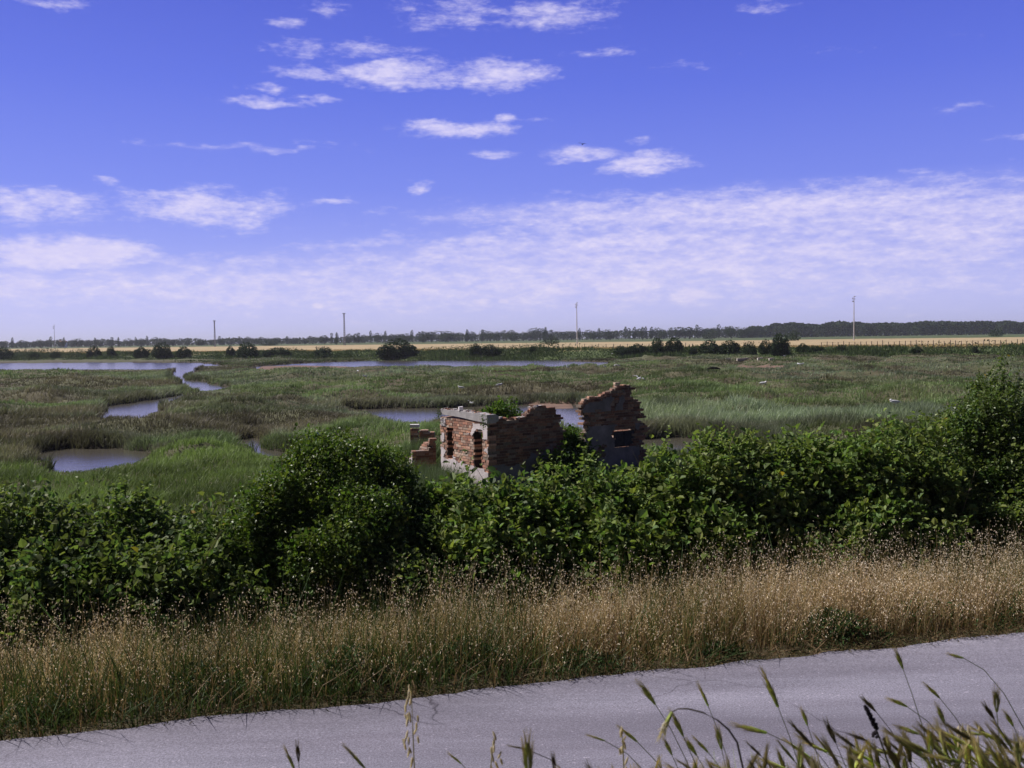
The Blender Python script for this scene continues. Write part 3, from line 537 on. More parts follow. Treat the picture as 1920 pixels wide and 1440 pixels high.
# tall soft grass beside the ruin (stuff)
def reed_patch():
    parts = []
    for (px, py, dep, sx, sy, n, h, c0) in [(815, 935, 21.5, 1.0, 1.0, 5200, 1.05, (.13, .17, .085)), (760, 890, 25, 1.6, 1.6, 2600, .7, (.10, .14, .06)), (880, 950, 20, .9, .8, 1200, .7, (.11, .15, .07)), (786, 850, 29.9, 1.0, .5, 1500, .75, (.13, .18, .08)), (1300, 860, 27, 1.5, 1.2, 900, .8, (.12, .16, .10))]:
        q = PD(px, py, dep); x = q.x+RS.randn(n)*sx*.5; y = dep+RS.randn(n)*sy*.5; z = height(x, y); hh = h*RS.uniform(.5, 1.15, n)*np.exp(-((x-q.x)/sx)**2*.5)
        c = np.array(c0)*RS.uniform(.75, 1.3, n)[:, None]; parts.append(blades(np.stack([x, y, z-.02], 1), hh, RS.uniform(.008, .018, n), RS.randn(n, 2)*.14+[.10, 0], RS.uniform(-1, 1, n), c*.75, c*1.1, .3))
    # green stems among the hedge shrubs
    n = 260; s = RS.uniform(-2, 10, n); v_ = RS.uniform(1.9, 3.0, n); x = E0.x+rd.x*s+rn.x*v_; y = E0.y+rd.y*s+rn.y*v_; z = height(x, y); c = np.array([.08, .14, .05])*RS.uniform(.7, 1.2, n)[:, None]
    parts.append(blades(np.stack([x, y, z], 1), RS.uniform(.7, 1.1, n), RS.uniform(.008, .015, n), RS.randn(n, 2)*.22, RS.uniform(-1, 1, n), c*.8, c, .3))
    return join(parts)
v, f, c = reed_patch(); tag(mesh_np('reeds', v, f, M_GRASS, col=c), kind='stuff')

exec_after = True
# ------------------------------------------------------------------ ruin
CRN = PD(914, 778, 24.5); GZ = -1.62; a_dir = np.array([-.56, .828, 0]); a_dir /= np.linalg.norm(a_dir); b_dir = np.array([.828, .56, 0]); b_dir /= np.linalg.norm(b_dir)
O = np.array([CRN.x, CRN.y, GZ])
def on_wall(px, py, dr):                # (distance along the wall from the corner, height above ground) of a sight line on a wall plane
    d = ray(px, py); nrm = np.array([-dr[1], dr[0], 0]); t_ = float(np.dot(nrm, O-np.array([0, 0, EYE])))/(nrm[0]*d.x+nrm[1]*d.y)
    q = np.array([d.x*t_, d.y*t_, EYE+d.z*t_])-O; return float(np.dot(q, dr)), float(q[2])
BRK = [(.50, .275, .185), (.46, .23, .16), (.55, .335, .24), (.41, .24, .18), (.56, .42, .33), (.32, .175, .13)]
BRK_SHADED = [(.27, .145, .10), (.22, .12, .085), (.31, .18, .125), (.18, .11, .09), (.24, .17, .13), (.14, .08, .065)]  # brick tones darkened to paint in the shade of the sunless walls
def brick_wall(origin, dr, out, s0, s1, zmax, keep, thick=.25, pale=0.0, cs=None, miss=.012, split=None, pal=None):
    """wall of real bricks in mortar; keep(s,z) says where masonry still stands"""
    CH, BL = .072, .252; parts = []; dr = np.array(dr); out = np.array(out); up = np.array([0, 0, 1.]); rn_ = random.Random(int(abs(s1)*1000)+3)
    nz_ = int(zmax/CH)+1
    for k in range(nz_):
        off = 0 if k % 2 else -.5; header = (k % 5 == 4); bl = BL/2 if header else BL
        for j in range(-1, int((s1-s0)/bl)+2):
          if True:
            cells = [(s0+(j+off)*bl, s0+(j+off)*bl+bl)]
            if split and any(q0-.3 < cells[0][0]+bl/2 < q1+.3 for q0, q1 in split):
                a_, b_ = cells[0]; cuts = sorted([a_, b_]+[q for pr in split for q in pr if a_ < q < b_]); cells = list(zip(cuts[:-1], cuts[1:]))
          for sa, sb in cells:
            sa, sb = max(sa, s0), min(sb, s1)
            if sb-sa < .035: continue
            sc_, zc = (sa+sb)/2, (k+.5)*CH
            if not keep(sc_, zc): continue
            nl, nr2, nu = keep(sa-.05, zc), keep(sb+.05, zc), keep(sc_, zc+CH)
            col = np.array(rn_.choice(pal or BRK))*rn_.uniform(.75, 1.2); 
            if rn_.random() < .10+pale: col = col*.55+np.array([.40, .34, .30])*.45
            jut = rn_.gauss(0, .004)+(rn_.uniform(-.03, .0) if rn_.random() < .10 else 0)
            es = 0 if (nl and nr2) else rn_.uniform(-.05, .05)
            # mortar mass
            ml = .01 if nl else .035; mr_ = .01 if nr2 else .035; mh = CH+.002 if nu else CH-.02
            sA = sa+(0 if nl else .03); sB = sb-(0 if nr2 else .03)
            c_ = np.array(origin)+dr*((sA+sB)/2)-out*(thick/2)+up*(k*CH+mh/2)
            parts.append(box(c_, sB-sA+.001, thick-.020, mh, dr, out, up, np.array([.26, .21, .17])*rn_.uniform(.7, 1.1)))
            if rn_.random() > miss:
                if header:
                    c_ = np.array(origin)+dr*((sa+sb)/2+es)-out*(thick/2-jut)+up*(k*CH+CH*.5+rn_.gauss(0, .001)); parts.append(box(c_, sb-sa-.012, thick+.002, CH-.013, dr, out, up, col))
                else:
                    for sd in (0, 1):
                        dpt = .06 if sd == 0 else thick-.06; j2_ = jut if sd == 0 else 0
                        c_ = np.array(origin)+dr*((sa+sb)/2+es+rn_.gauss(0, .002))-out*(dpt-j2_)+up*(k*CH+CH*.5+rn_.gauss(0, .001)); tl = rn_.gauss(0, .012)
                        dr2 = dr*math.cos(tl)+up*math.sin(tl); up2 = up*math.cos(tl)-dr*math.sin(tl)
                        parts.append(box(c_, sb-sa-.012, .122, CH-.013, dr2, out, up2, col))
    return join(parts)
def plaster(origin, dr, out, s0, s1, z0, z1, keep, off=.014, col=(.55, .50, .50), cell=.035, seed=0):
    ns, nz_ = int((s1-s0)/cell)+1, int((z1-z0)/cell)+1; S, Zz = np.meshgrid(s0+np.arange(ns+1)*cell, z0+np.arange(nz_+1)*cell, indexing='ij')
    Sj = S+(vn(S*30, Zz*30, seed=seed)-.5)*cell*.8; Zj = Zz+(vn(S*30, Zz*30, seed=seed+5)-.5)*cell*.8; dr = np.array(dr); out = np.array(out)
    thk = off+(vn(S*6, Zz*6, seed=seed+8)-.5)*.006
    fr = np.array(origin)+Sj[..., None]*dr+out*thk[..., None]+Zj[..., None]*np.array([0, 0, 1.]); bk = fr-out*(off+.006)
    K = np.array([[bool(keep(s0+(i_+.5)*cell, z0+(j_+.5)*cell)) for j_ in range(nz_)] for i_ in range(ns)])
    nv = (ns+1)*(nz_+1); idx = lambda i_, j_: i_*(nz_+1)+j_; fs = []
    for i_ in range(ns):
        for j_ in range(nz_):
            if not K[i_, j_]: continue
            a, b_, c_, d_ = idx(i_, j_), idx(i_+1, j_), idx(i_+1, j_+1), idx(i_, j_+1); fs.append([a, b_, c_, d_])
            if i_ == 0 or not K[i_-1, j_]: fs.append([a, d_, d_+nv, a+nv])
            if i_ == ns-1 or not K[i_+1, j_]: fs.append([b_, b_+nv, c_+nv, c_])
            if j_ == 0 or not K[i_, j_-1]: fs.append([a, a+nv, b_+nv, b_])
            if j_ == nz_-1 or not K[i_, j_+1]: fs.append([d_, c_, c_+nv, d_+nv])
    v = np.vstack([fr.reshape(-1, 3), bk.reshape(-1, 3)]); 
    if not fs: return None
    c = np.tile(np.array(col), (len(v), 1))*(.75+.5*fbm(v[:, 0]*3+v[:, 1]*3, v[:, 2]*3, oct=3, seed=seed+2))[:, None]; return v, np.array(fs), c
def prof(pts):
    xs, ys = [q[0] for q in pts], [q[1] for q in pts]; return lambda s: float(np.interp(s, xs, ys))
def stepf(pts):                          # stepped broken profile from pixel points
    return prof(sorted(pts))
a_out = -b_dir; b_out = np.array([b_dir[1], -b_dir[0], 0])     # the lit wall faces left, the shaded wall faces the road
ruin = empty('ruined_hut', Vector(tuple(O)), 'roofless ruined brick hut with a sunlit wall of two slots and a dark side', 'ruin')
def addp(name, data, mat, parent=ruin, org=O, label=None):
    v, f, c = data; o = mesh_np(name, v-org, f, mat, parent, c); 
    if label: o['label'] = label
    return o
LA = on_wall(826, 800, a_dir)[0]
topA = stepf([(0, on_wall(912, 793, a_dir)[1]), (LA, on_wall(826, 780, a_dir)[1])])
def slot(px0, px1, py0, py1):
    s_, z_ = on_wall((px0+px1)/2, (py0+py1)/2, a_dir); w0 = on_wall(px1, py0, a_dir)[0]; w1 = on_wall(px0, py0, a_dir)[0]
    return w0, w1, on_wall((px0+px1)/2, py1, a_dir)[1], on_wall((px0+px1)/2, py0, a_dir)[1]
S1 = slot(838, 849, 800, 860); S2 = slot(888, 903, 811, 877)
def rag(s, z, seed, amp): return (float(vn(s*9, z*14, seed=seed))-.5)*amp
def keepA(s, z):
    if z > topA(s) or s < 0 or s > LA: return False
    for (q0, q1, z0, z1), am in ((S1, .02), (S2, .05)):
        r_ = rag(s, z, 3, am)
        if q0+r_ < s < q1+r_ and z0 < z < z1: return False
    return True
addp('slotted_wall', brick_wall(O, a_dir, a_out, .0, LA, 2.9, keepA, miss=.03, split=[(S1[0], S1[1]), (S2[0], S2[1])]), M_BRICK, label='sunlit brick wall with two dark slots')
# plaster left on the sunlit wall: skirt below, strip at the corner, patch under the beam
zb = on_wall(870, 868, a_dir)[1]
def pA(s, z):
    if not keepA(s, z) or z > topA(s)-.05: return False
    n_ = float(fbm(s*2.5, z*2.5, oct=4, seed=12))
    if z < on_wall(870, 872, a_dir)[1]+(n_-.5)*.5 and not (s < .17 and z > .6): return True
    if s < .26+(n_-.5)*.25 and z > on_wall(910, 824, a_dir)[1]: return True
    if .25 < s < .75 and z > topA(s)-.22-(n_-.5)*.35: return True
    if s > LA-.28 and z > topA(s)-.25: return n_ > .45
    return n_ > .72
addp('plaster', plaster(O, a_dir, a_out, 0.0, LA, .05, 2.9, pA, col=(.62, .56, .56), seed=4), M_PLASTER, label='pale plaster left on the sunlit wall')
for q0, q1, z0, z1 in (S1, S2):
    addp('slot_shade_lining', join([box(O+a_dir*(q1+.004)-a_out*.13+np.array([0, 0, (z0+z1)/2]), .022, .22, z1-z0+.02, a_dir, a_out, (0, 0, 1), (.035, .032, .035)), box(O+a_dir*((q0+q1)/2)-a_out*.13+np.array([0, 0, z1+.0]), q1-q0+.02, .22, .022, a_dir, a_out, (0, 0, 1), (.035, .032, .035))]), M_WOOD)  # added dark lining on far jamb and head paints the slot's shade
# shaded wall
def wallb(pts): return [on_wall(x, y, b_dir) for x, y in pts]
LB = on_wall(1052, 800, b_dir)[0]
topB = stepf(wallb([(916, 792), (945, 783), (952, 787), (985, 783), (990, 776), (999, 768), (1004, 762), (1030, 762), (1034, 765), (1044, 766), (1055, 768)]))
_rt = sorted([(on_wall(x, y, b_dir)[1], on_wall(x, y, b_dir)[0]) for x, y in [(1034, 762), (1044, 767), (1044, 777), (1049, 779), (1053, 786), (1047, 790), (1046, 798), (1053, 800), (1058, 806), (1060, 812), (1055, 830), (1054, 870), (1056, 930)]])
def rightB(z): return float(np.interp(z, [q[0] for q in _rt], [q[1] for q in _rt]))
def keepB(s, z): return s > .12 and z < topB(s) and s < rightB(z)+rag(s*.2, z, 7, .12)
addp('dark_wall', brick_wall(O, b_dir, b_out, .12, LB+.4, 3.1, keepB, miss=.02, pal=BRK_SHADED), M_BRICK, label='shaded brick side wall with stepped broken end')  # bricks use the palette with this side's shade in its colour
addp('plaster', plaster(O, b_dir, b_out, .13, LB+.2, .05, 1.2, lambda s, z: keepB(s, z) and z < .85+(float(fbm(s*2, z*2, oct=3, seed=15))-.5)*.7, col=(.20, .19, .21), seed=14), M_PLASTER, label='plaster low on the shaded wall, its shade painted in grey')  # darker than the sunlit plaster: shade put into the colour
# back walls of the hut, mostly fallen
ob = O+a_dir*LA
addp('back_wall', brick_wall(ob, b_dir, -b_out, .26, 2.3, 2.2, lambda s, z: z < 1.9-.35*s+.25*float(vn(s*5, 0*s, seed=9)) and s > .26, miss=.02), M_BRICK)
# concrete ring beam
def beam(org, dr, out, pts, z0f, dep, col, name):
    parts = []; dr = np.array(dr)
    rings = []
    for s, zlo, zhi in pts:
        c_ = np.array(org)+dr*s
        rings.append([c_+out*.035+np.array([0, 0, zlo]), c_+out*.035+np.array([0, 0, zhi]), c_-out*dep+np.array([0, 0, zhi]), c_-out*dep+np.array([0, 0, zlo])])
    v = np.array(rings).reshape(-1, 3); n_ = len(pts); f = [[k*4+q, k*4+(q+1) % 4, (k+1)*4+(q+1) % 4, (k+1)*4+q] for k in range(n_-1) for q in range(4)]+[[3, 2, 1, 0], [(n_-1)*4+q for q in range(4)]]
    return v, np.array(f), np.tile(np.array(col), (len(v), 1))
ba = []
for x, yt, yb in [(931, 0, 0)]: pass
for k, (x, yt, yb) in enumerate([(913, 777, 794), (904, 776, 791), (896, 774, 789.5), (888, 774, 788), (876, 772, 785), (868, 771, 783), (860, 769, 781.5), (852, 769, 780), (844, 768, 779), (828, 767, 776.5)]):
    s_, zt_ = on_wall(x, yt, a_dir); _, zb_ = on_wall(x, yb, a_dir); ba.append((max(s_, -.045) if k else -.045, zb_, zt_+random.uniform(-.015, .015)))
addp('ring_beam', beam(O, a_dir, a_out, ba, None, .24, (.40, .38, .38), 'b'), M_PLASTER, label='grey concrete beam along the top of the sunlit wall')
bb = [(s, z0, z1) for s, z0, z1 in [(.20, ba[0][1]-.0, ba[0][2]-.003), (.27, ba[0][1]+.03, ba[0][2]-.02), (.33, ba[0][1]+.06, ba[0][2]-.05)]]
addp('ring_beam', beam(O, b_dir, b_out, [(-.04, ba[0][1]+.003, ba[0][2]-.004)]+bb, None, .2, (.36, .35, .36), 'b'), M_PLASTER, label='stub of concrete beam round the corner') 
# rubble on the wall tops
rub = []
for k in range(70):
    if k < 26: s_ = random.uniform(0, LA); base_ = O+a_dir*s_+b_dir*random.uniform(.0, .2); z_ = float(np.interp(s_, [q[0] for q in ba], [q[2] for q in ba]))+.01
    else: s_ = random.uniform(.3, 1.9); base_ = O+b_dir*s_-b_out*random.uniform(.02, .2); z_ = topB(s_)-.0
    th = random.uniform(0, 3); ax = np.array([math.cos(th), math.sin(th), random.uniform(-.2, .2)]); ax /= np.linalg.norm(ax); ay = np.cross([0, 0, 1], ax); ay /= np.linalg.norm(ay); az3 = np.cross(ax, ay); s3 = random.uniform(.03, .10)
    c_ = random.choice([(.5, .46, .44), (.45, .27, .19), (.40, .20, .13), (.55, .52, .5)]); rub.append(box([base_[0], base_[1], GZ+z_], s3*1.4, s3, s3*.6, ax, ay, az3, c_))
addp('rubble', join(rub), M_BRICK)['kind'] = 'stuff'
# gable fragment, same wall line further right
gab = empty('gable_fragment', Vector(tuple(O+b_dir*on_wall(1150, 850, b_dir)[0])), 'tall broken gable wall with plaster painted shade-grey, dark window and stepped brick top', 'ruin')
GO = np.array(gab.location)
topG = stepf(wallb([(1094, 756), (1098, 749), (1107, 745), (1125, 744), (1130, 739), (1141, 735), (1153, 729), (1159, 724), (1162, 720), (1172, 722), (1186, 724), (1188, 731), (1193, 745), (1200, 756), (1204, 757), (1212, 780), (1216, 800)]))
def curve_z(pts):
    q = sorted([(on_wall(x, y, b_dir)[1], on_wall(x, y, b_dir)[0]) for x, y in pts]); return lambda z: float(np.interp(z, [w[0] for w in q], [w[1] for w in q]))
lG = curve_z([(1092, 753), (1091, 775), (1099, 782), (1101, 795), (1103, 805), (1097, 811), (1096, 825), (1095.5, 940)])
rG = curve_z([(1186, 723), (1186, 734), (1184, 740), (1190, 750), (1200, 757), (1202, 763), (1208, 772), (1211, 780), (1201, 786), (1199, 792), (1213, 797), (1216, 804), (1210, 808), (1207, 815), (1210, 850), (1214, 940)])
W0, Z1w = on_wall(1152, 809, b_dir); W1, Z0w = on_wall(1190, 836, b_dir)
def keepG(s, z, rg=.10):
    if z > topG(s) or s < lG(z)+rag(s*.2, z, 17, rg) or s > rG(z)+rag(s*.2, z, 18, rg): return False
    return not (W0 < s < W1 and Z0w < z < Z1w)
sG0, sG1 = lG(3)-.2, rG(1)+.4
def addg(name, data, mat, label=None): return addp(name, data, mat, gab, GO, label)
addg('wall', brick_wall(O, b_dir, b_out, sG0, sG1, 4.2, keepG, miss=.02, pal=BRK_SHADED), M_BRICK)  # gable bricks darkened in colour for the shaded side
_, ZR = on_wall(1140, 806, b_dir)
def pG(s, z):
    if not keepG(s, z, 0) or s < lG(z)+.03 or s > rG(z)-.12: return False
    if topG(s)-z < .14: return False
    n_ = float(fbm(s*1.6, z*1.6, oct=4, seed=25)); u_ = (s-sG0)/(sG1-sG0)
    if z > ZR+.15: return n_ > .40+.35*max(0, u_-.45)+(.25 if z < ZR+.55 else 0)
    return n_ > .30+.55*max(0, u_-.42)
addg('plaster', plaster(O, b_dir, b_out, sG0, sG1, .05, 4.0, pG, col=(.23, .215, .225), seed=24, cell=.04), M_PLASTER, 'plaster painted shade-grey over most of the left half')  # plaster colour lowered to carry the shade of this face
# window opening: brick lintel course and added dark boards, nearly flush, that paint its shade
cw = O+b_dir*((W0+W1)/2)-b_out*.20; bd = []
for k in range(4):
    ww = (W1-W0)/4; bd.append(box(O+b_dir*(W0+ww*(k+.5))-b_out*(.035+.004*(k % 2))+np.array([0, 0, (Z0w+Z1w)/2]), ww-.006, .025, Z1w-Z0w-.02, b_dir, b_out, (0, 0, 1), (.045, .045, .055)))
addg('window', join(bd), M_WOOD, 'window opening, its shade painted as dark boards')
# side return of the gable, goes back from the road (its lit edge shows as a thin pale line)
addg('return_wall', brick_wall(O+b_dir*(rG(1)-.05)-b_out*.25, a_dir, b_dir, .0, 1.6, 2.3, lambda s, z: z < 2.1-.7*s+.3*float(vn(s*5, 0*s, seed=29)), miss=.02), M_BRICK)
gr_ = []
for (x, y) in [(1096, 752), (1099, 748), (1110, 743), (1128, 742), (1132, 740), (1141, 735), (1154, 729), (1161, 722), (1161, 717), (1173, 721), (1179, 722), (1095, 771), (1092, 775), (1100, 768), (1104, 790), (1105, 803), (1104, 799), (1198, 774), (1205, 797)]:
    s_, z_ = on_wall(x, y+2, b_dir); th = random.uniform(-.25, .25); ax = b_dir*math.cos(th)+b_out*math.sin(th); ay = np.cross([0, 0, 1], ax)
    gr_.append(box(O+b_dir*s_-b_out*random.uniform(.05, .14)+np.array([0, 0, z_]), random.uniform(.09, .2), .12, .06, ax, ay, (0, 0, 1), random.choice(BRK[2:5])))
addg('loose_bricks', join(gr_), M_BRICK)['kind'] = 'stuff'

# low sunlit remains left of the hut
lw = empty('low_wall', PD(795, 880, 28.2), 'low crumbled brick wall stub with a pale plastered end, left of the hut', 'wall'); LO = np.array(lw.location); LO[2] = GZ; lw.location.z = GZ
zt = PD(776, 846, 28.2).z-GZ; zt2 = PD(810, 823, 28.2).z-GZ
lwid = PD(816, 850, 28.6).x-PD(773, 850, 28.6).x; lsx = np.array([1, .25, 0])/np.linalg.norm([1, .25, 0]); lso = np.array([lsx[1], -lsx[0], 0]); LS = np.array([PD(773, 850, 28.0).x, 28.0, GZ])
def keepL(s, z): 
    if s > lwid-.14: return z < zt2+.05
    return z < zt+.12*(s/lwid)+rag(s, 0, 5, .1)
v, f, c = brick_wall(LS, lsx, lso, 0, lwid+.02, 2.6, keepL, miss=.04, pal=BRK_SHADED); mesh_np('wall', v-LO, f, M_BRICK, lw, c)  # front face in shade-dark bricks, the sunlit sides keep the plain ones
v, f, c = brick_wall(LS, a_dir, a_out, .26, 1.6, 1.6, lambda s, z: z < zt-.1-.35*s+rag(s, 0, 8, .1)); mesh_np('side_wall', v-LO, f, M_BRICK, lw, c)
v, f, c = plaster(LS, a_dir, a_out, 0, 1.5, .05, 1.4, lambda s, z: z < zt-.15-.35*s, col=(.6, .54, .52), seed=34); mesh_np('plaster', v-LO, f, M_PLASTER, lw, c)
v, f, c = brick_wall(LS+lsx*(lwid-.12), a_dir, a_out, .26, .8, 2.6, lambda s, z: z < zt2-.4*s); mesh_np('pier', v-LO, f, M_BRICK, lw, c)
pil = empty('brick_pillar', PD(777, 812, 31), 'small brick pillar with a white stone on top, standing in the marsh grass behind the low wall', 'pillar'); pil.location.z = MARSH; PO = np.array(pil.location)
ph = PD(777, 803, 31).z-MARSH; v, f, c = brick_wall(PO+np.array([-.14, 0, 0]), (1, 0, 0), (0, -1, 0), 0, .28, ph, lambda s, z: z < ph); mesh_np('shaft', v-PO, f, M_BRICK, pil, c)
mesh_np('cap_stone', *[(q-PO if k == 0 else q) for k, q in enumerate(box(PO+[0, .12, ph+.07], .30, .26, .10, col=(.7, .68, .68))[:2])], M_PLASTER, pil, np.tile([.7, .68, .68], (8, 1)))
pl2 = empty('brick_stump', PD(793, 812, 31.3), 'short brick stump right of the small capped pillar', 'pillar'); pl2.location.z = MARSH; PO2 = np.array(pl2.location); ph2 = PD(793, 806, 31.3).z-MARSH
v, f, c = brick_wall(PO2+np.array([-.12, 0, 0]), (1, 0, 0), (0, -1, 0), 0, .5, ph2, lambda s, z: z < ph2-.2*s); mesh_np('shaft', v-PO2, f, M_BRICK, pl2, c)

# ------------------------------------------------------------------ far trees, bank shrubs, masts
def crown_mesh(kind, n, seed):
    rs = np.random.RandomState(seed); d = unit(rs.randn(n, 3))
    if kind == 'round': lb = [((0, 0, .62), (.46, .46, .36)), ((.22, .05, .50), (.30, .3, .28)), ((-.24, 0, .52), (.3, .3, .3)), ((0, 0, .34), (.36, .36, .22))]
    elif kind == 'poplar': lb = [((0, 0, .55), (.13, .13, .44)), ((.02, 0, .35), (.16, .16, .26))]
    elif kind == 'open': lb = [((0, 0, .7), (.3, .3, .28)), ((.25, 0, .5), (.22, .22, .18)), ((-.25, 0, .55), (.2, .2, .2)), ((.05, 0, .35), (.2, .2, .15))]
    else: lb = [((0, 0, .45), (.5, .5, .5)), ((.35, 0, .3), (.35, .4, .34)), ((-.38, .05, .33), (.35, .4, .36)), ((0, 0, .2), (.6, .5, .22))]
    ids = rs.randint(0, len(lb), n); C = np.array([q[0] for q in lb])[ids]; Rr = np.array([q[1] for q in lb])[ids]
    p_ = C+d*Rr*(1-np.abs(rs.randn(n))*.2)[:, None]; p_ = p_+d*((fbm(p_[:, 0]*5, p_[:, 1]*5, p_[:, 2]*5, oct=3, seed=seed)-.5)*.28)[:, None]; p_[:, 2] = np.maximum(p_[:, 2], .01)
    s_ = rs.uniform(.035, .085, n)*(1.0 if kind != 'poplar' else .7); c = np.array([.030, .052, .022])*rs.uniform(.6, 1.6, n)[:, None]
    return leaves(p_, rs.randn(n, 3), d*.8+rs.randn(n, 3)*.7, s_*1.1, s_, c)
PROTO = {}
def tree_proto(kind, n, seed, trunk=True):
    v, f, c = crown_mesh(kind, n, seed); me = bpy.data.meshes.new('crown_'+kind); o = mesh_np('crown', v, f, M_TREE, None, c)
    tr = None
    if trunk: v, f, c = tube([(0, 0, -.05), (.01, 0, .3), (0, 0, .6)], [.03, .02, .008], (.07, .06, .05), 5); tr = mesh_np('trunk', v, f, M_WOOD, None, c)
    return o, tr
def place_tree(key, name, label, cat, loc, sc3, rz, group):
    rt = empty(name, loc, label, cat, group); rt.scale = sc3; rt.rotation_euler.z = rz
    if key not in PROTO:
        kd, n, sd = key; PROTO[key] = tree_proto(kd, n, sd); cr_, tr = PROTO[key]; cr_.parent = rt; tr.parent = rt
    else:
        for src in PROTO[key]: q = src.copy(); COL.objects.link(q); q.parent = rt
    return rt
ORD = ['first', 'second', 'third', 'fourth', 'fifth', 'sixth', 'seventh', 'eighth', 'ninth', 'tenth', 'eleventh', 'twelfth', 'thirteenth', 'fourteenth', 'fifteenth', 'sixteenth', 'seventeenth', 'eighteenth', 'nineteenth', 'twentieth']
rt_ = random.Random(5)
def g_at(x, y): return float(height(np.array([x]), np.array([y]))[0])
MASTS = [(103, 609, 652, 'thin pole'), (403, 601, 643, 'lattice'), (646, 587, 636, 'lattice'), (1082, 567, 639, 'pole'), (1601, 555, 634, 'pole')]
segs = [(-30, 103, 'left of the thinnest mast', 15), (103, 403, 'right of the thinnest mast', 16), (403, 646, 'right of the short lattice mast', 14), (646, 1082, 'right of the taller lattice mast', 14), (1082, 1420, 'right of the middle white mast', 14)]
for (x0, x1, ph, st) in segs:
    st *= .8
    xs = list(np.arange(x0+8, x1-4, st)); 
    for k, px in enumerate(xs):
        px = px+rt_.uniform(-5, 5); dep = rt_.uniform(760, 1000); q = PD(px, 640, dep); gz = g_at(q.x, q.y)
        hpx = 10+7*float(vn(np.array([px*.02]), np.array([1.]), seed=3)[0])+rt_.uniform(-2, 3)+(3 if px > 1000 else 0)-(4 if px < 600 else 0); kd = 'round'; r_ = rt_.random()
        if r_ > .82: kd = 'poplar'; hpx += 4
        elif r_ > .6: kd = 'open'
        hh = (hpx+5)*dep/F; wsc = hh*(1.1 if kd != 'poplar' else .8)*rt_.uniform(.9, 1.4)
        o_ = ORD[k] if k < 20 else '%dth' % (k+1)
        place_tree((kd, 900, 3 if rt_.random() < .5 else 4), 'poplar_tree' if kd == 'poplar' else 'far_tree', f'{dict(round="rounded", poplar="slim upright", open="loose-crowned")[kd]} dark tree in the far treeline, {o_} {ph}', 'tree', (q.x, q.y, gz-.3), (wsc, wsc, hh), rt_.uniform(0, 6), 'trees of the far treeline')
# special single trees
for (px, pt, pb, w_, kd, nm, lb, dep) in [(630, 631, 645, 9, 'round', 'far_tree', 'single dark oval tree just left of the taller lattice mast', 500), (1371, 610, 632, 24, 'round', 'far_tree', 'taller domed tree standing out left of the long wood', 700), (1330, 616, 633, 30, 'bush', 'far_tree', 'broad low dark tree left of the domed tree by the wood', 690), (1020, 620, 637, 8, 'poplar', 'poplar_tree', 'left one of two slim poplars left of the middle white mast', 700), (1033, 617, 637, 8, 'poplar', 'poplar_tree', 'right one of two slim poplars left of the middle white mast', 700), (1487, 618, 637, 28, 'bush', 'field_bush', 'green bush behind the golden field in front of the long wood', 330), (1033, 629, 642, 26, 'bush', 'field_bush', 'low green bush at the back of the golden field near the white mast', 330), (505, 637, 649, 34, 'bush', 'far_tree', 'broad dark grove right of the short lattice mast', 600), (1868, 615, 632, 22, 'bush', 'field_bush', 'greener bush in front of the right end of the long wood', 420), (1205, 612, 636, 10, 'poplar', 'poplar_tree', 'tall dark poplar in the treeline halfway between the two white masts', 720)]:
    q = PD(px, (pt+pb)/2, dep); gz = g_at(q.x, q.y); zt_ = PD(px, pt, dep).z; hh = zt_-gz; ws = w_*dep/F*(1 if kd != 'poplar' else 2.6)
    place_tree((kd, 700, 9), nm, lb, 'tree' if 'tree' in nm else 'bush', (q.x, q.y, gz-.1), (ws, ws, hh), px, None)
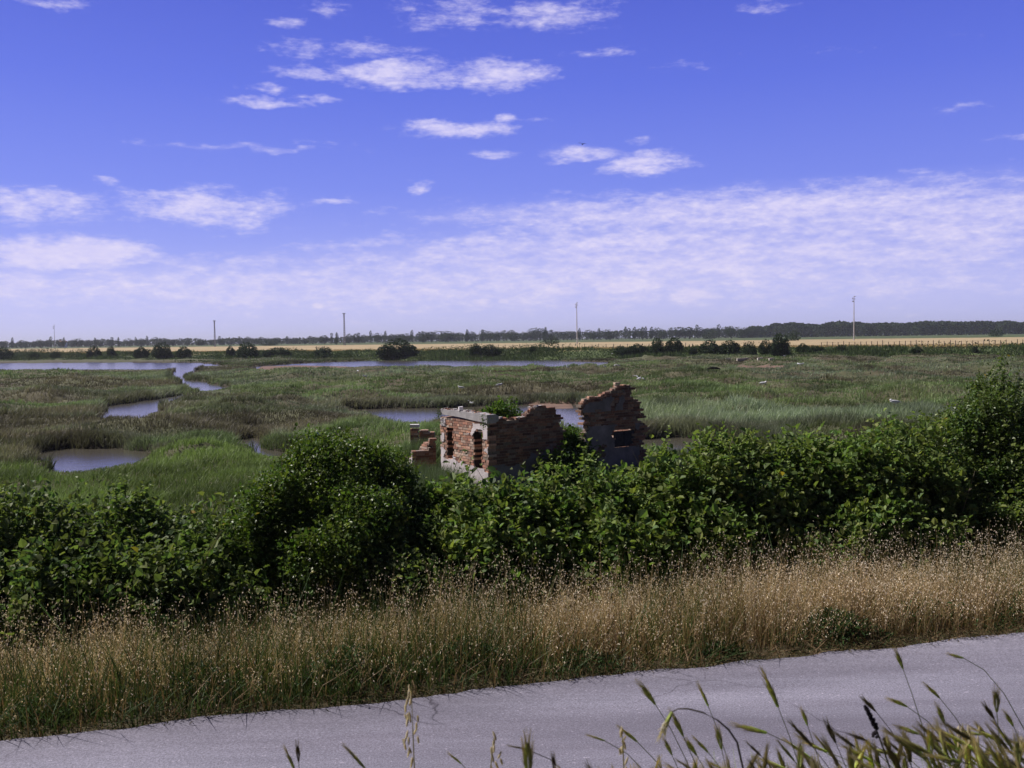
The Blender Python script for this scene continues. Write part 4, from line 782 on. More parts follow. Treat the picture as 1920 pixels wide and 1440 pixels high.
# bank shrubs
BS = [(8, 654, 674, 26, 'dark bush on the far bank at the very left of the lagoon'), (66, 661, 672, 16, 'small bush on the far bank below the thinnest mast, left of it'), (104, 660, 672, 18, 'small bush on the far bank directly below the thinnest mast'), (176, 652, 673, 20, 'ragged bush on the far bank, first right of the thinnest mast'), (208, 652, 669, 20, 'thin upright bush on the far bank, second right of the thinnest mast'), (265, 653, 671, 20, 'compact dark bush on the far bank, third right of the thinnest mast'), (305, 646, 671, 36, 'largest bush on the far bank between the thinnest mast and the short lattice mast'), (345, 652, 671, 24, 'pale bush beside the largest one on the left far bank'), (432, 650, 668, 14, 'upright narrow bush on the bank right of the short lattice mast'), (464, 646, 671, 44, 'wide bush on the bank between the two lattice masts'), (520, 654, 670, 40, 'low spreading bush right of the wide one between the lattice masts'), (605, 652, 668, 44, 'low spreading bush just left of the taller lattice mast'), (745, 641, 670, 56, 'big dark round bush on the lagoon shore'), (891, 646, 666, 24, 'loose bush on the bank, left one of a pair right of the big round bush'), (918, 648, 667, 36, 'darker bush on the bank, right one of a pair right of the big round bush'), (1000, 651, 662, 14, 'wispy sapling on the bank before the middle white mast'), (1165, 649, 664, 30, 'low bush on the bank, left of the two round shore bushes'), (1195, 648, 665, 30, 'low dark bush touching the left one of two round shore bushes'), (1232, 638, 664, 30, 'left one of two round dark bushes on the right bank'), (1264, 637, 661, 25, 'right one of two round dark bushes on the right bank'), (1300, 650, 662, 18, 'small bush right of the two round bushes'), (1330, 641, 662, 36, 'bush at the left end of the thicket on the right bank'), (1368, 640, 661, 30, 'second bush of the thicket on the right bank'), (1405, 644, 668, 32, 'dark middle bush of the thicket on the right bank'), (1436, 640, 662, 20, 'sapling beside the tallest bush on the right bank'), (1463, 631, 669, 42, 'tallest broad bush on the right bank'), (1505, 645, 660, 20, 'dark low bush right of the tallest bank bush'), (1528, 649, 660, 32, 'flat wide bush right of the tallest bank bush'), (1576, 648, 661, 18, 'small bush on the bank below the tallest white mast'), (1720, 652, 664, 16, 'tiny bush on the right bank halfway to the right edge'), (1828, 648, 660, 14, 'tiny bush on the bank near the right edge'), (1500, 616, 640, 10, None)]
for k, (px, pt, pb, w_, lb) in enumerate(BS):
    if lb is None: continue
    # walk out to where the bank height meets the sight line of the foot
    best = None
    for dep in np.arange(110, 330, 1.0):
        q = PD(px, pb, dep)
        if udist(q.x, q.y) > -13 and q.z < g_at(q.x, q.y)+.15: best = dep; break
    dep = best or 215; dep = min(dep, 320); q = PD(px, pb, dep); gz = g_at(q.x, q.y); hh = (pb-pt)*dep/F*1.3; ws = w_*dep/F
    place_tree(('bush', 3200, 12+k % 3), 'bank_shrub', lb, 'bush', (q.x, q.y, gz-.1), (ws*1.0, ws*.8, hh), k*1.3, 'bushes on the far bank')
# scrub on the bank and the long far wood: masses
def mass(n, xr, depf, hf, size, colr):
    x_ = RS.uniform(*xr, n); parts = []; dep = depf(x_); gx = (x_-960)/F*dep; z0 = height(gx, dep); h_ = hf(x_, dep); t_ = RS.rand(n)**.7
    z = z0+h_*t_; s_ = size*RS.uniform(.5, 1.3, n); c = np.array(colr)*RS.uniform(.6, 1.5, n)[:, None]
    return leaves(np.stack([gx, dep, z], 1), RS.randn(n, 3), RS.randn(n, 3)*.6+[0, -.3, .8], s_, s_*.9, c)
v, f, c = mass(60000, (1385, 2250), lambda x: 820+RS.uniform(0, 90, len(x))+40*vn(x*.05, x*0, seed=2), lambda x, d: np.clip((d/F)*(12+11*fbm(x*.035, x*0, oct=4, seed=6)+3*sstep(1420, 1500, x)+4*sstep(1380, 1420, x)-6*sstep(1410, 1385, x)), 1, 99), 1.6, (.030, .052, .022))
tag(mesh_np('far_wood', v, f, M_TREE, col=c), kind='stuff')
v, f, c = mass(26000, (-350, 1420), lambda x: 900+RS.uniform(0, 200, len(x)), lambda x, d: (d/F)*(7+8*fbm(x*.03, x*0, oct=3, seed=8)+3*sstep(500, 1100, x)), 1.5, (.036, .055, .028))
tag(mesh_np('far_treeline_scrub', v, f, M_TREE, col=c), kind='stuff')
def bank_scrub():
    n = 60000; x = RS.uniform(-170, 130, n); uu = RS.uniform(-14, -1, n); y = 205-.55*x+uu*1.141; q = fbm(x*.07, uu*.2, oct=3, seed=77); k_ = (q > .42) & ((x < 10) | (RS.rand(n) < .12)); x, y, q = x[k_], y[k_], q[k_]; n = len(x)
    z = height(x, y)+RS.rand(n)**.8*(.2+1.4*sstep(.42, .75, q)); s_ = RS.uniform(.14, .36, n); c = np.array([.06, .09, .038])*RS.uniform(.6, 1.5, n)[:, None]
    return leaves(np.stack([x, y, z], 1), RS.randn(n, 3), RS.randn(n, 3)*.5+[0, -.2, .8], s_, s_*.8, c)
v, f, c = bank_scrub(); tag(mesh_np('bank_undergrowth', v, f, M_TREE, col=c), kind='stuff')

# masts
LBM = ['thinnest grey mast at the far left of the horizon', 'shorter one of two grey lattice masts on the left horizon', 'taller one of two grey lattice masts, left of centre', 'white mast with small brackets at its head, behind the golden field near the centre', 'tallest white mast at the right, in front of the long wood']
for (px, pt, pb, kind), lb in zip(MASTS, LBM):
    dep = {103: 430, 403: 520, 646: 450, 1082: 320, 1601: 285}[px]; q = PD(px, pb, dep); gz = g_at(q.x, q.y); hh = PD(px, pt, dep).z-gz
    rt = empty('mast', (q.x, q.y, gz), lb, 'mast', 'masts across the far field'); col = (.55, .55, .58) if kind == 'pole' else (.20, .20, .24)
    if kind == 'lattice':
        parts = []; w0, w1 = .75, .35
        for sx in (-1, 1):
            for sy in (-1, 1): parts.append(tube([(sx*w0/2, sy*w0/2, 0), (sx*w1/2, sy*w1/2, hh)], .07, col, 4))
        nb = 14
        for k in range(nb):
            za, zb2 = hh*k/nb, hh*(k+1)/nb; wa = w0+(w1-w0)*k/nb; wb = w0+(w1-w0)*(k+1)/nb
            for sy in (-1, 1):
                parts.append(tube([(-wa/2, sy*wa/2, za), (wb/2, sy*wb/2, zb2)], .04, col, 4)); parts.append(tube([(wa/2, sy*wa/2, za), (-wb/2, sy*wb/2, zb2)], .04, col, 4))
                parts.append(tube([(sy*wa/2, -wa/2, za), (sy*wb/2, wb/2, zb2)], .04, col, 4))
        v, f, c = join(parts); mesh_np('lattice_frame', v, f, M_PAINT, rt, c)
        parts = [box((0, 0, hh-.4), 1.3, .25, .12, col=col), box((0, 0, hh-1.4), 1.1, .25, .12, col=col), box((-.5, 0, hh-.2), .3, .3, .5, col=col), box((.5, 0, hh-.2), .3, .3, .5, col=col)]
        v, f, c = join(parts); mesh_np('bracket', v, f, M_PAINT, rt, c)
    else:
        k_ = .6 if kind == 'thin pole' else 1; v, f, c = tube([(0, 0, 0), (0, 0, hh*.5), (0, 0, hh)], [.19*k_, .15*k_, .09*k_], col if kind == 'pole' else (.25, .25, .3), 8); mesh_np('pole', v, f, M_PAINT, rt, c)
        parts = [box((0, 0, hh-.9), 1.0, .12, .12, col=(.3, .3, .33)), box((-.42, 0, hh-.7), .16, .16, .4, col=(.3, .3, .33)), box((.25, 0, hh-.15), .5, .14, .14, col=(.3, .3, .33)), box((-.3, 0, hh-1.6), .5, .12, .3, col=(.3, .3, .33))]
        v, f, c = join(parts); mesh_np('bracket', v, f, M_PAINT, rt, c)
# wire fence along the foot of the golden field
fe = empty('wire_fence', (0, 205, 0), 'low fence of thin posts and wire along the foot of the golden field', 'fence'); fz = []
me0 = None; prev = []
for k, px in enumerate(np.concatenate([np.arange(880, 1300, 13.5), np.arange(1540, 1925, 10.5)])):
    best = 205
    for dep in np.arange(130, 260, .5):
        q = PD(px, 655-(px-1000)*.006, dep)
        if abs(udist(q.x, q.y)-1.0) < .4: best = dep; break
    q = PD(px, 655, best); x, y = q.x, q.y; z = g_at(x, y); hp = 1.15+rt_.uniform(-.15, .15)
    if me0 is None:
        v, f, c = tube([(0, 0, -.2), (0, 0, 1)], [.075, .06], (.13, .11, .10), 5); o = mesh_np('post', v, f, M_WOOD, fe, c); me0 = o
    else: o = me0.copy(); COL.objects.link(o); o.parent = fe
    o.location = (x, y-205, z); o.scale.z = hp; o.rotation_euler = (rt_.uniform(-.05, .05), rt_.uniform(-.06, .06), 0); prev.append((x, y-205, z+1.0, px))
for run in ([q for q in prev if q[3] < 1400], [q for q in prev if q[3] > 1400]):
    for dz in (0, -.4):
        v, f, c = tube([(a_[0], a_[1], a_[2]+dz) for a_ in run], .012, (.2, .2, .2), 3); mesh_np('wire', v, f, M_PAINT, fe, c)
# tiny white farmhouse at the horizon
q = PD(117, 649, 900); gz = g_at(q.x, q.y); fh = empty('farmhouse', (q.x, q.y, gz), 'tiny white gabled house among the far trees right of the thinnest mast', 'house')
v, f, c = box((0, 0, 2.4), 7, 6, 4.8, col=(.8, .8, .82)); mesh_np('wall', v, f, M_PLASTER, fh, c)
mesh_np('roof', [(-3.8, -3.3, 4.82), (3.8, -3.3, 4.82), (3.8, 3.3, 4.82), (-3.8, 3.3, 4.82), (-3.8, 0, 6.6), (3.8, 0, 6.6)], [[0, 1, 5, 4], [3, 4, 5, 2], [0, 4, 3, 3], [1, 2, 5, 5], [0, 3, 2, 1]] and [[0, 1, 5, 4], [2, 3, 4, 5], [0, 3, 2, 1]], M_BRICK, fh, np.tile([.35, .2, .15], (6, 1)))
v, f, c = join([box((x_, -3.03, 2.6), .9, .06, 1.3, col=(.08, .08, .1)) for x_ in (-2.2, 0, 2.2)]); mesh_np('windows', v, f, M_PAINT, fh, c)

# ------------------------------------------------------------------ birds
def gull_mesh(fly):
    import bmesh
    parts = []; W_ = (.85, .85, .87); G = (.45, .46, .5); K = (.05, .05, .05)
    def ellips(c_, r_, col, a_=0, n=8, m=6):
        v = []; 
        for i_ in range(m+1):
            ph_ = math.pi*i_/m
            for j_ in range(n):
                th = 2*math.pi*j_/n; p_ = np.array([r_[0]*math.cos(ph_), r_[1]*math.sin(ph_)*math.cos(th), r_[2]*math.sin(ph_)*math.sin(th)])
                ca, sa = math.cos(a_), math.sin(a_); v.append([c_[0]+p_[0]*ca-p_[2]*sa, c_[1]+p_[1], c_[2]+p_[0]*sa+p_[2]*ca])
        f = [[i_*n+j_, i_*n+(j_+1) % n, (i_+1)*n+(j_+1) % n, (i_+1)*n+j_] for i_ in range(m) for j_ in range(n)]; return np.array(v), np.array(f), np.tile(np.array(col), (len(v), 1))
    hz = .16 if not fly else 0
    parts.append(ellips((0, 0, hz+.04), (.17, .07, .07), W_, .2)); parts.append(ellips((.13, 0, hz+.11), (.05, .04, .045), W_)); parts.append(ellips((.10, 0, hz+.08), (.07, .045, .05), W_, .8))
    parts.append(box((.195, 0, hz+.10), .05, .012, .015, col=(.6, .35, .08))); parts.append(box((-.20, 0, hz+.03), .13, .06, .012, col=W_))
    if fly:
        for s in (-1, 1):
            v = np.array([[.06, 0, .06], [-.06, 0, .06], [.07, s*.22, .17], [-.05, s*.22, .16], [-.04, s*.5, .10], [-.08, s*.48, .10]]); v2 = v-[0, 0, .012]; vv_ = np.vstack([v, v2])
            f = np.array([[0, 1, 3, 2], [2, 3, 5, 4], [6, 8, 9, 7], [8, 10, 11, 9], [0, 2, 8, 6], [2, 4, 10, 8], [1, 7, 9, 3], [3, 9, 11, 5], [4, 5, 11, 10]]); c_ = np.tile([.62, .63, .68], (12, 1)); c_[[4, 5, 10, 11]] = K; parts.append((vv_, f, c_))
    else:
        parts.append(ellips((-.04, .055, hz+.06), (.17, .03, .05), G, .1)); parts.append(ellips((-.04, -.055, hz+.06), (.17, .03, .05), G, .1))
        for s in (-1, 1): parts.append(tube([(.0, s*.025, hz), (.01, s*.025, 0)], .006, (.6, .35, .1), 4))
    return join(parts)
GM = {}
def gull(px, py, dep, fly, label, rz, col=None, sc=1.0, name='gull', cat='gull', grp='white gulls over the marsh'):
    sc *= .72 if fly else 1.0
    q = PD(px, py, dep)
    if fly in GM: o = GM[fly].copy(); COL.objects.link(o)
    else: v, f, c = gull_mesh(fly); o = mesh_np(name, v, f, M_BIRD, None, c, True); GM[fly] = o
    z = q.z if fly else g_at(q.x, q.y)+.30
    o.location = (q.x, q.y, z); o.rotation_euler = (.3 if fly else 0, 0, rz); o.scale = (sc, sc, sc); tag(o, label, cat, grp)
def gdep(px, py):
    for dep in np.arange(25, 200, .5):
        q = PD(px, py, dep)
        if q.z < g_at(q.x, q.y)+.25: return dep
    return 150
gull(1198, 711, 42, True, 'white gull flying low just above right of the gable peak', .9)
gull(883, 756, 38, True, 'white gull flying low behind the top of the sunlit hut wall', 2.2, sc=.7)
for (px, py, lb) in [(937, 729, 'white gull standing in the marsh above the dark hut wall'), (1432, 728, 'white gull standing in the marsh well right of the gable, nearest of the right-hand gulls'), (1497, 691, 'left one of two white gulls side by side in the right marsh'), (1504, 690, 'right one of two white gulls side by side in the right marsh'), (1134, 692, 'white gull left of the close pair above the gable'), (1153, 690, 'left one of a close pair of gulls above the gable'), (1159, 690, 'right one of a close pair of gulls above the gable'), (671, 702, 'small white gull near the lagoon shore below the big round bush, further one'), (684, 714, 'small white gull near the lagoon shore below the big round bush, nearer one'), (1064, 694, 'white gull by the right end of the lagoon'), (1471, 671, 'white gull at the foot of the tallest bank bush'), (1148, 666, 'white gull on the far mudflat'), (864, 734, 'gull in the marsh grass left above the hut'), (1677, 767, 'pale gull in the marsh left of the small tree')]:
    gull(px, py, gdep(px, py), False, lb, random.uniform(0, 6), sc=1.15)
gull(1092, 271, 120, True, 'dark bird flying high in the sky above the middle mast', 2.6, sc=1.4, name='bird', cat='bird', grp=None) if False else None
v, f, c = gull_mesh(True); o = mesh_np('flying_bird', v, f, M_BIRD, None, c*0+.04, True); o.location = PD(1092, 271, 90); o.rotation_euler = (.2, .1, 1.2); o.scale = (.9,)*3; tag(o, 'small dark bird high in the blue sky', 'bird')
# pale stone on the hut wall
q = PD(858, 765, 26.2); st_ = box((0, 0, 0), .12, .10, .10, (.9, .3, .1), (-.3, .9, 0), (0, 0, 1), (.78, .76, .76)); o = mesh_np('pale_stone', st_[0], st_[1], M_PLASTER, None, st_[2]); o.location = O+a_dir*on_wall(858, 766, a_dir)[0]+b_dir*.1+np.array([0, 0, on_wall(858, 766, a_dir)[1]]); tag(o, 'pale round stone lying on the concrete beam of the hut', 'stone')
# debris on the right bank and a dark log
for k, (px, py, w_, col, lb) in enumerate([(1365, 671, .8, (.6, .55, .48), 'leftmost pale stone slab at the waterline of the right bank'), (1392, 671.5, 1.6, (.55, .5, .45), 'longest pale slab at the waterline of the right bank'), (1425, 671, .7, (.6, .55, .5), 'pale slab just left of the tallest bank bush'), (1446, 671, .6, (.6, .55, .5), 'small pale slab under the tallest bank bush')]):
    dep = gdep(px, py+1); q = PD(px, py, dep); bx_ = box((0, 0, .12), w_, .4, .35, (1, .1, .05), (0, 1, 0), (0, 0, 1), col); o = mesh_np('stone_slab', bx_[0], bx_[1], M_PLASTER, None, bx_[2]); o.location = (q.x, q.y, g_at(q.x, q.y)); tag(o, lb, 'stone', 'pale slabs on the right bank')
dep = gdep(1338, 692); q = PD(1338, 692, dep); v, f, c = tube([(-1.2, 0, .25), (-.4, .1, .42), (.5, 0, .38), (1.3, .1, .22)], [.12, .22, .2, .08], (.04, .038, .035), 7); v = v*[.5, .5, .6]; o = mesh_np('driftwood_log', v, f, M_WOOD, None, c); o.location = (q.x, q.y, g_at(q.x, q.y)+.1); tag(o, 'dark driftwood log lying in the right marsh', 'log')

# ------------------------------------------------------------------ foreground barley
def spindle(a, b, r, col, sides=5):
    a, b = np.array(a), np.array(b); return tube([a+(b-a)*t_ for t_ in (0, .25, .6, 1)], [r*.35, r, r*.8, r*.08], col, sides)
def ear_data(L_, dark=0.0, seed=0, awn=.48, fat=1.0):
    """one barley head along +Z from its foot: two rows of grains, long awns"""
    rs = random.Random(seed); parts = []; ng = 13; body = L_*(1-awn*.62); lc = np.array([.52, .60, .22])*(1-dark)+np.array([.15, .10, .08])*dark; tc_ = np.array([.60, .55, .26])*(1-dark)+np.array([.12, .06, .055])*dark
    for k in range(ng):
        t_ = k/(ng-1); z = body*t_*.88; wv_ = .0044*math.sin(math.pi*(.18+.75*t_))*fat*(L_/.08)
        for sd in (-1, 1):
            for dy in (-.5, .5):
                c_ = (lc*(1-t_*.5)+tc_*t_*.5)*rs.uniform(.8, 1.25); a = (sd*wv_*.25, dy*wv_*.5, z); b = (sd*wv_*1.15, dy*wv_*.9, z+body*.17); parts.append(spindle(a, b, .0016*fat*(L_/.08), c_, 4))
                e_ = np.array(b); ln_ = L_*awn*rs.uniform(.55, .85)*(1-.35*(1-t_)); tip = e_+np.array([sd*.0012+rs.uniform(-.002, .004)*sd, rs.uniform(-.004, .004), ln_*.98]); tip[2] = min(tip[2], L_*1.05)
                parts.append(tube([e_*.9+np.array([0, 0, b[2]*.1]), tip], [.0005, .00018], np.array([.50, .44, .26])*(1-dark*.5)*rs.uniform(.7, 1.2), 3))
    return join(parts)
EARS = {}
def set_ear(key):
    if key not in EARS:
        dark, sd, fat = key; v, f, c = ear_data(.08, dark, sd, fat=fat); o = mesh_np('ear', v, f, M_SEED, None, c); EARS[key] = o; o['_new'] = 1
    return EARS[key]
USED = set()
def stalk(ex, ey, tx, ty, dep, label, key=(0., 1, 1.), bend=None, name='barley_stalk', cat='grass stalk', group='barley heads nodding over the road'):
    eb, et = PD(ex, ey, dep), PD(tx, ty, dep-.02); d_ = (et-eb); L_ = d_.length
    gx, gy = eb.x-d_.x/L_*.28+.06, dep+.02; 
    vv_ = vdist(gx, gy)
    gx2, gy2 = gx, min(gy, 2.3); g_ = Vector((gx2, gy2, g_at(gx2, gy2)-.03))
    rt = empty(name, g_, label, cat, group); dn = d_.normalized(); p1 = eb-dn*.16; p1.z = min(p1.z, eb.z-.02)
    pts = []; 
    for t_ in np.linspace(0, 1, 9):
        a = g_.lerp(Vector((g_.x, g_.y, (g_.z+eb.z)/2)), t_); c1 = Vector((g_.x+(p1.x-g_.x)*.3, g_.y, g_.z+(p1.z-g_.z)*.6)); 
        pts.append(g_*(1-t_)**3+c1*3*t_*(1-t_)**2+p1*3*t_*t_*(1-t_)+eb*t_**3)
    v, f, c = tube([q-g_ for q in pts], [.0011]*6+[.0009, .0008, .0007], (.17, .19, .08) if key[0] < .5 else (.10, .09, .06), 5); mesh_np('stem', v, f, M_SEED, rt, c)
    src = set_ear(key)
    if key in USED: o = src.copy(); COL.objects.link(o)
    else: o = src; USED.add(key)
    o.parent = rt; o.location = eb-g_; o.scale = (L_/.08,)*3; o.rotation_euler = (d_.to_track_quat('Z', 'Y') @ __import__('mathutils').Quaternion((0, 0, 1), random.uniform(-.5, .5))).to_euler()
    return rt
G_, D_, Y_ = (0., 1, 1.), (.85, 2, .9), (-.15, 3, 1.)
ST = [(1229, 1321, 1194, 1273, 1.75, G_, 'green barley head leaning left, leftmost of those rising high over the road'), (1328, 1324, 1308, 1278, 1.9, Y_, 'pale thin barley head above the arching stem'), (1459, 1326, 1428, 1252, 1.65, G_, 'long upright barley head, highest left of the dark seed head'), (1281, 1380, 1256, 1328, 1.65, G_, 'barley head crossing the top of the arching stem'), (1195, 1391, 1158, 1360, 1.75, G_, 'barley head just left of the arching stem, leaning far left'), (1438, 1374, 1368, 1358, 1.6, Y_, 'barley head lying almost level right of the arching stem'),
 (1523, 1399, 1478, 1350, 1.6, D_, 'dark barley head leaning left, in the middle of the right-hand clump'), (1353, 1405, 1343, 1356, 1.8, G_, 'upright barley head inside the arching stem'), (1306, 1416, 1282, 1380, 1.75, G_, 'left one of two parallel barley heads under the arch'), (1328, 1411, 1299, 1380, 1.75, G_, 'right one of two parallel barley heads under the arch'), (1514, 1360, 1502, 1324, 1.85, Y_, 'slim pale barley head left of the dark seed head'), (1427, 1417, 1398, 1390, 1.7, D_, 'small dark barley head below the level one'),
 (1260, 1416, 1243, 1380, 1.75, G_, 'barley head under the left foot of the arch'), (1693, 1254, 1677, 1212, 1.85, G_, 'highest barley head of all, alone against the road on a long stem'), (1807, 1234, 1775, 1226, 1.85, Y_, 'yellow barley head lying level high at the right'), (1762, 1309, 1732, 1279, 1.85, G_, 'barley head leaning left below the yellow level one'), (1642, 1334, 1613, 1304, 1.85, D_, 'dark slim barley head just above the dark seed head'), (1701, 1325, 1662, 1307, 1.8, Y_, 'yellow-striped barley head right of the dark seed head'),
 (1771, 1357, 1755, 1316, 1.75, G_, 'upright barley head in the middle of the right clump'), (1864, 1348, 1842, 1315, 1.75, D_, 'dark barley head left of the tall thick spike at the right'), (1567, 1393, 1546, 1346, 1.65, D_, 'dark upright barley head left of the dark seed head'), (1626, 1389, 1588, 1375, 1.7, D_, 'brown bowed barley head below the dark seed head'), (1722, 1376, 1676, 1360, 1.65, G_, 'level green barley head right of the dark seed head'), (1869, 1335, 1867, 1283, 1.6, (.35, 5, 1.1), 'tall thick green spike near the right edge'),
 (1728, 1412, 1684, 1388, 1.55, Y_, 'broad yellow-green barley head at the bottom right'), (684, 1440, 643, 1395, 1.6, G_, 'lone barley head at the bottom left of centre'), (865, 1432, 840, 1411, 1.8, Y_, 'small yellowish barley head between the oat stalk and the bristly upright head'), (1134, 1389, 1099, 1377, 1.8, G_, 'small level barley head left of the clump'), (991, 1455, 988, 1368, 1.25, (.1, 6, 1.25), 'large bristly upright barley head at the bottom centre'), (553, 1445, 533, 1398, 1.7, G_, 'leaning barley head at the bottom left, left one of a pair'), (560, 1428, 557, 1388, 1.8, D_, 'upright barley head at the bottom left, right one of a pair'),
 (985, 1404, 950, 1398, 1.7, (.6, 7, .7), 'thin reddish head left of the large bristly one'), (1040, 1450, 1036, 1408, 1.7, (1., 8, .7), 'small dark spike right of the large bristly head'), (1900, 1362, 1882, 1330, 1.7, G_, 'barley head right of the tall thick spike at the edge')]
for (ex, ey, tx, ty, dp, key, lb) in ST: stalk(ex, ey, tx, ty, dp, lb, key)
# arching stem with a pale hanging head
dp = 1.5; cur = [PD(x, y, dp) for x, y in [(1420, 1560), (1402, 1480), (1393, 1440), (1382, 1392), (1366, 1368), (1345, 1350), (1318, 1336), (1290, 1329), (1272, 1329), (1260, 1335)]]; g_ = Vector((cur[0].x+.03, 1.7, g_at(cur[0].x+.03, 1.7)-.03))
rt = empty('arching_stalk', g_, 'dark stalk arching over to the left with a pale hanging head', 'grass stalk'); v, f, c = tube([Vector((0, 0, 0))]+[q-g_ for q in cur], [.0018]*6+[.0014]*3+[.001]*2, (.10, .08, .05), 5); mesh_np('stem', v, f, M_SEED, rt, c)
v, f, c = ear_data(.055, 0, 9, fat=1.4); hd_ = mesh_np('ear', v, f, M_SEED, rt, c); hd_.location = cur[-1]-g_; hd_.rotation_euler = (PD(1236, 1382, dp)-PD(1260, 1335, dp)).to_track_quat('Z', 'Y').to_euler()
v, f, c = join([spindle((0, 0, 0), (.004, 0, -.022), .004, (.75, .72, .70)), spindle((.004, 0, .004), (-.004, .002, -.016), .003, (.7, .66, .62))]); h2 = mesh_np('husk', v, f, M_SEED, rt, c); h2.location = PD(1243, 1358, dp-.01)-g_
# wild oat stalks: pale nodding spikelets
def oat(pts, dp, label, seed):
    rs = random.Random(seed); top = [PD(x, y, dp) for x, y in pts]; g_ = Vector((top[-1].x+.02, min(dp, 2.2), g_at(top[-1].x, min(dp, 2.2))-.03)); rt = empty('oat_stalk', g_, label, 'grass stalk', 'pale oat stalks over the road')
    line = [g_]+[top[-1].lerp(top[0], k/6) for k in range(7)]; v, f, c = tube([q-g_ for q in line], [.0012]*4+[.0007]*4, (.30, .27, .15), 4); mesh_np('stem', v, f, M_SEED, rt, c)
    parts = []
    for x, y in pts:
        for k in range(2):
            a = PD(x+rs.uniform(-5, 5), y+rs.uniform(-5, 5), dp+rs.uniform(-.03, .03))-g_; d_ = Vector((rs.uniform(-.3, .3), rs.uniform(-.2, .2), -1 if rs.random() < .7 else .6)).normalized()*rs.uniform(.013, .022); a2 = a+d_*.3+Vector((.002, 0, 0))
            parts.append(spindle(a, a+d_, .0022, np.array((.72, .66, .55))*rs.uniform(.8, 1.1), 4)); parts.append(spindle(a, a2+d_*.6, .0018, np.array((.6, .5, .36)), 4))
    v, f, c = join(parts); mesh_np('spikelets', v, f, M_SEED, rt, c)
oat([(771, 1288), (770, 1296), (767, 1310), (765, 1322), (768, 1335), (768, 1355), (781, 1354), (767, 1366), (764, 1382), (762, 1392), (780, 1380), (766, 1404), (776, 1418)], 1.8, 'pale oat stalk standing alone left of the bottom centre', 1)
oat([(926, 1384), (922, 1396), (926, 1425), (934, 1422), (920, 1440)], 1.7, 'pale oat stalk with few husks, left of the large bristly head', 2)
oat([(1166, 1370), (1168, 1385), (1162, 1400), (1170, 1432), (1168, 1396)], 1.7, 'pale oat stalk at the left end of the barley clump', 3)
oat([(1800, 1365), (1795, 1380), (1815, 1360), (1838, 1378), (1820, 1395)], 1.7, 'pale oat stalk among the barley at the right', 4)
# dark seed head on a leaning stalk
dp = 1.6; line = [PD(x, y, dp) for x, y in [(1690, 1500), (1668, 1440), (1655, 1400), (1643, 1368), (1635, 1345), (1622, 1325)]]; g_ = Vector((line[0].x+.05, 1.8, g_at(line[0].x+.05, 1.8)-.03)); rt = empty('plantain_stalk', g_, 'dark knobbly seed head leaning left out of the barley clump', 'grass stalk')
v, f, c = tube([Vector((0, 0, 0))]+[q-g_ for q in line], [.0016]*5+[.001]*2, (.10, .11, .08), 5); mesh_np('stem', v, f, M_SEED, rt, c); parts = []
for k in range(60):
    t_ = k/60; q = line[3].lerp(line[5], t_)-g_; th = k*2.4; w_ = .0045*(1-.4*t_)*(1 if int(t_*9) % 2 else .7); a = q; b = q+Vector((math.cos(th)*w_*1.6, math.sin(th)*w_*1.6, .004)); parts.append(spindle(a, b, .0028, np.array((.045, .035, .05))*random.uniform(.7, 1.6), 4))
for (x, y) in [(1640, 1378), (1661, 1392), (1664, 1399)]:
    for k in range(10): q = PD(x, y, dp)-g_+Vector((random.uniform(-.003, .003), random.uniform(-.003, .003), random.uniform(-.006, .006))); parts.append(spindle(q, q+Vector((random.uniform(-.004, .004), 0, .007)), .003, (.05, .04, .05), 4))
v, f, c = join(parts); mesh_np('seed_head', v, f, M_SEED, rt, c)
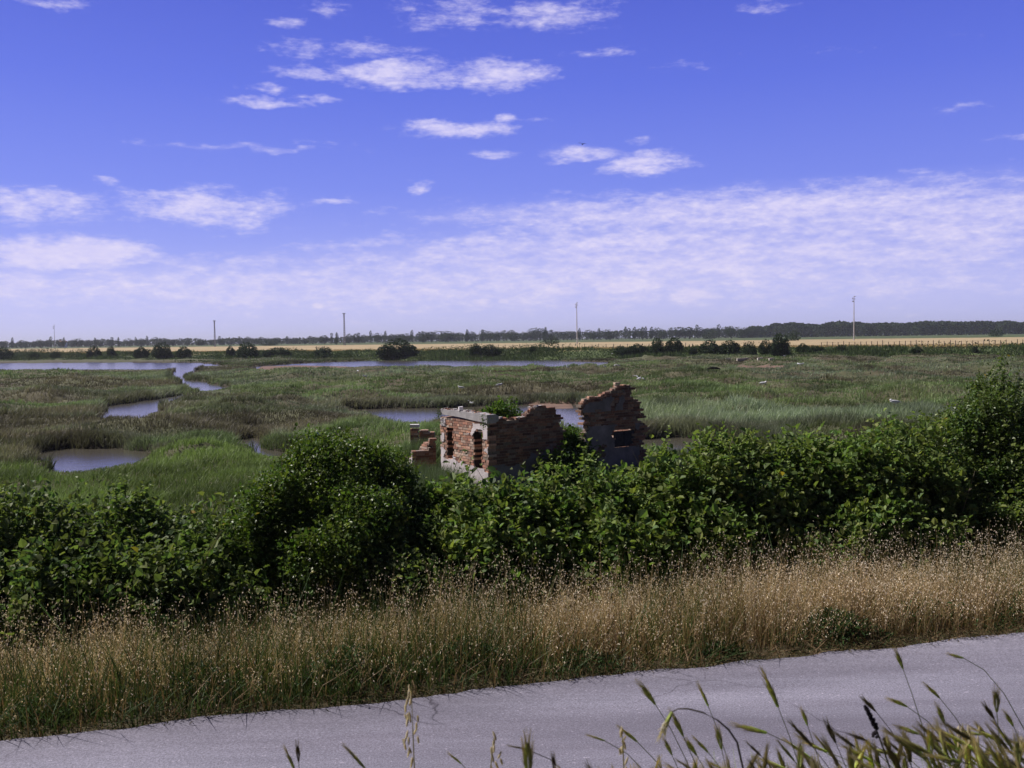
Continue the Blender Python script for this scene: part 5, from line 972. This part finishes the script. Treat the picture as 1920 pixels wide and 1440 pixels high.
# the thick clump behind and below them: stuff
def clump():
    parts = []; rs = random.Random(31); protos = [ear_data(.08, 0, 41), ear_data(.08, .3, 42), ear_data(.08, -.2, 43), ear_data(.08, .75, 44)]
    for k in range(330):
        u_ = rs.random(); x = 1020+920*(u_**.58); lo = 1455 if x < 1350 else 1440; yt = rs.uniform(1392-50*min(1, max(0, (x-1350)/450)), 1500); 
        if x < 1420: yt = rs.uniform(1415, 1500)
        dp = rs.uniform(1.35, 2.05); a_ = rs.gauss(-.5, .42); L_ = rs.uniform(.055, .085); tip = PD(x, yt, dp); d_ = Vector((math.sin(a_), rs.uniform(-.4, .4), math.cos(a_))).normalized(); eb = tip-d_*L_
        v, f, c = protos[rs.choice([0, 0, 1, 2, 2, 3])]; qn = d_.to_track_quat('Z', 'Y').to_matrix(); vr = (v*(L_/.08)) @ np.array(qn).T+np.array(tuple(eb)); parts.append((vr, f, c*rs.uniform(.8, 1.25)))
        gx, gy = eb.x-d_.x*.2, min(dp, 2.2); g_ = Vector((gx, gy, g_at(gx, gy)-.03)); p1 = eb-d_*.12; pts = [g_, g_.lerp(p1, .5)+Vector((.02, 0, .03)), p1, eb]; parts.append(tube(pts, [.0012, .0011, .0009, .0008], (.34, .38, .17), 4))
    n = 900; px = 1250+700*RS.rand(n)**.7; dp = RS.uniform(1.35, 2.2, n); x = (px-960)/F*dp; z0 = height(x, dp); ztop = EYE-dp*np.tan(R(2.75)+np.arctan((RS.uniform(1425, 1560, n)-720)/F)); h = np.maximum(ztop-z0, .15)
    c = np.where(RS.rand(n)[:, None] < .6, np.array([.32, .42, .17]), np.array([.55, .50, .28]))*RS.uniform(.7, 1.3, n)[:, None]; parts.append(blades(np.stack([x, dp, z0-.02], 1), h, RS.uniform(.002, .005, n), RS.randn(n, 2)*.06+[-.03, 0], RS.uniform(-1, 1, n), c*.8, c, .3))
    n = 2500; x = RS.uniform(-1.6, 2.2, n); y = RS.uniform(.9, 2.3, n); z0 = height(x, y); c = np.array([.12, .15, .06])*RS.uniform(.6, 1.4, n)[:, None]; parts.append(blades(np.stack([x, y, z0-.02], 1), RS.uniform(.15, .45, n), RS.uniform(.003, .006, n), RS.randn(n, 2)*.08, RS.uniform(-1, 1, n), c*.8, c, .3))
    return join(parts)
v, f, c = clump(); tag(mesh_np('barley_grass', v, f, M_SEED, col=c), kind='stuff')
for o in bpy.data.objects:
    if '_new' in o: del o['_new']

hz_ = box((0, 0, 0), 1, 1, 1)
hv_ = np.array([[x, y, z] for x in (-9500, 9500) for y in (-9500, 9500) for z in (-12, 60)], float)
mh = bpy.data.materials.new('haze_air'); mh.use_nodes = True; t = mh.node_tree; t.nodes.clear(); o_ = N(t, 'ShaderNodeOutputMaterial'); pv = N(t, 'ShaderNodeVolumePrincipled')
pv.inputs['Color'].default_value = (.86, .89, 1, 1); pv.inputs['Density'].default_value = .00015; pv.inputs['Anisotropy'].default_value = .2; t.links.new(pv.outputs[0], o_.inputs['Volume'])
tag(mesh_np('haze', hv_, hz_[1], mh), kind='stuff')
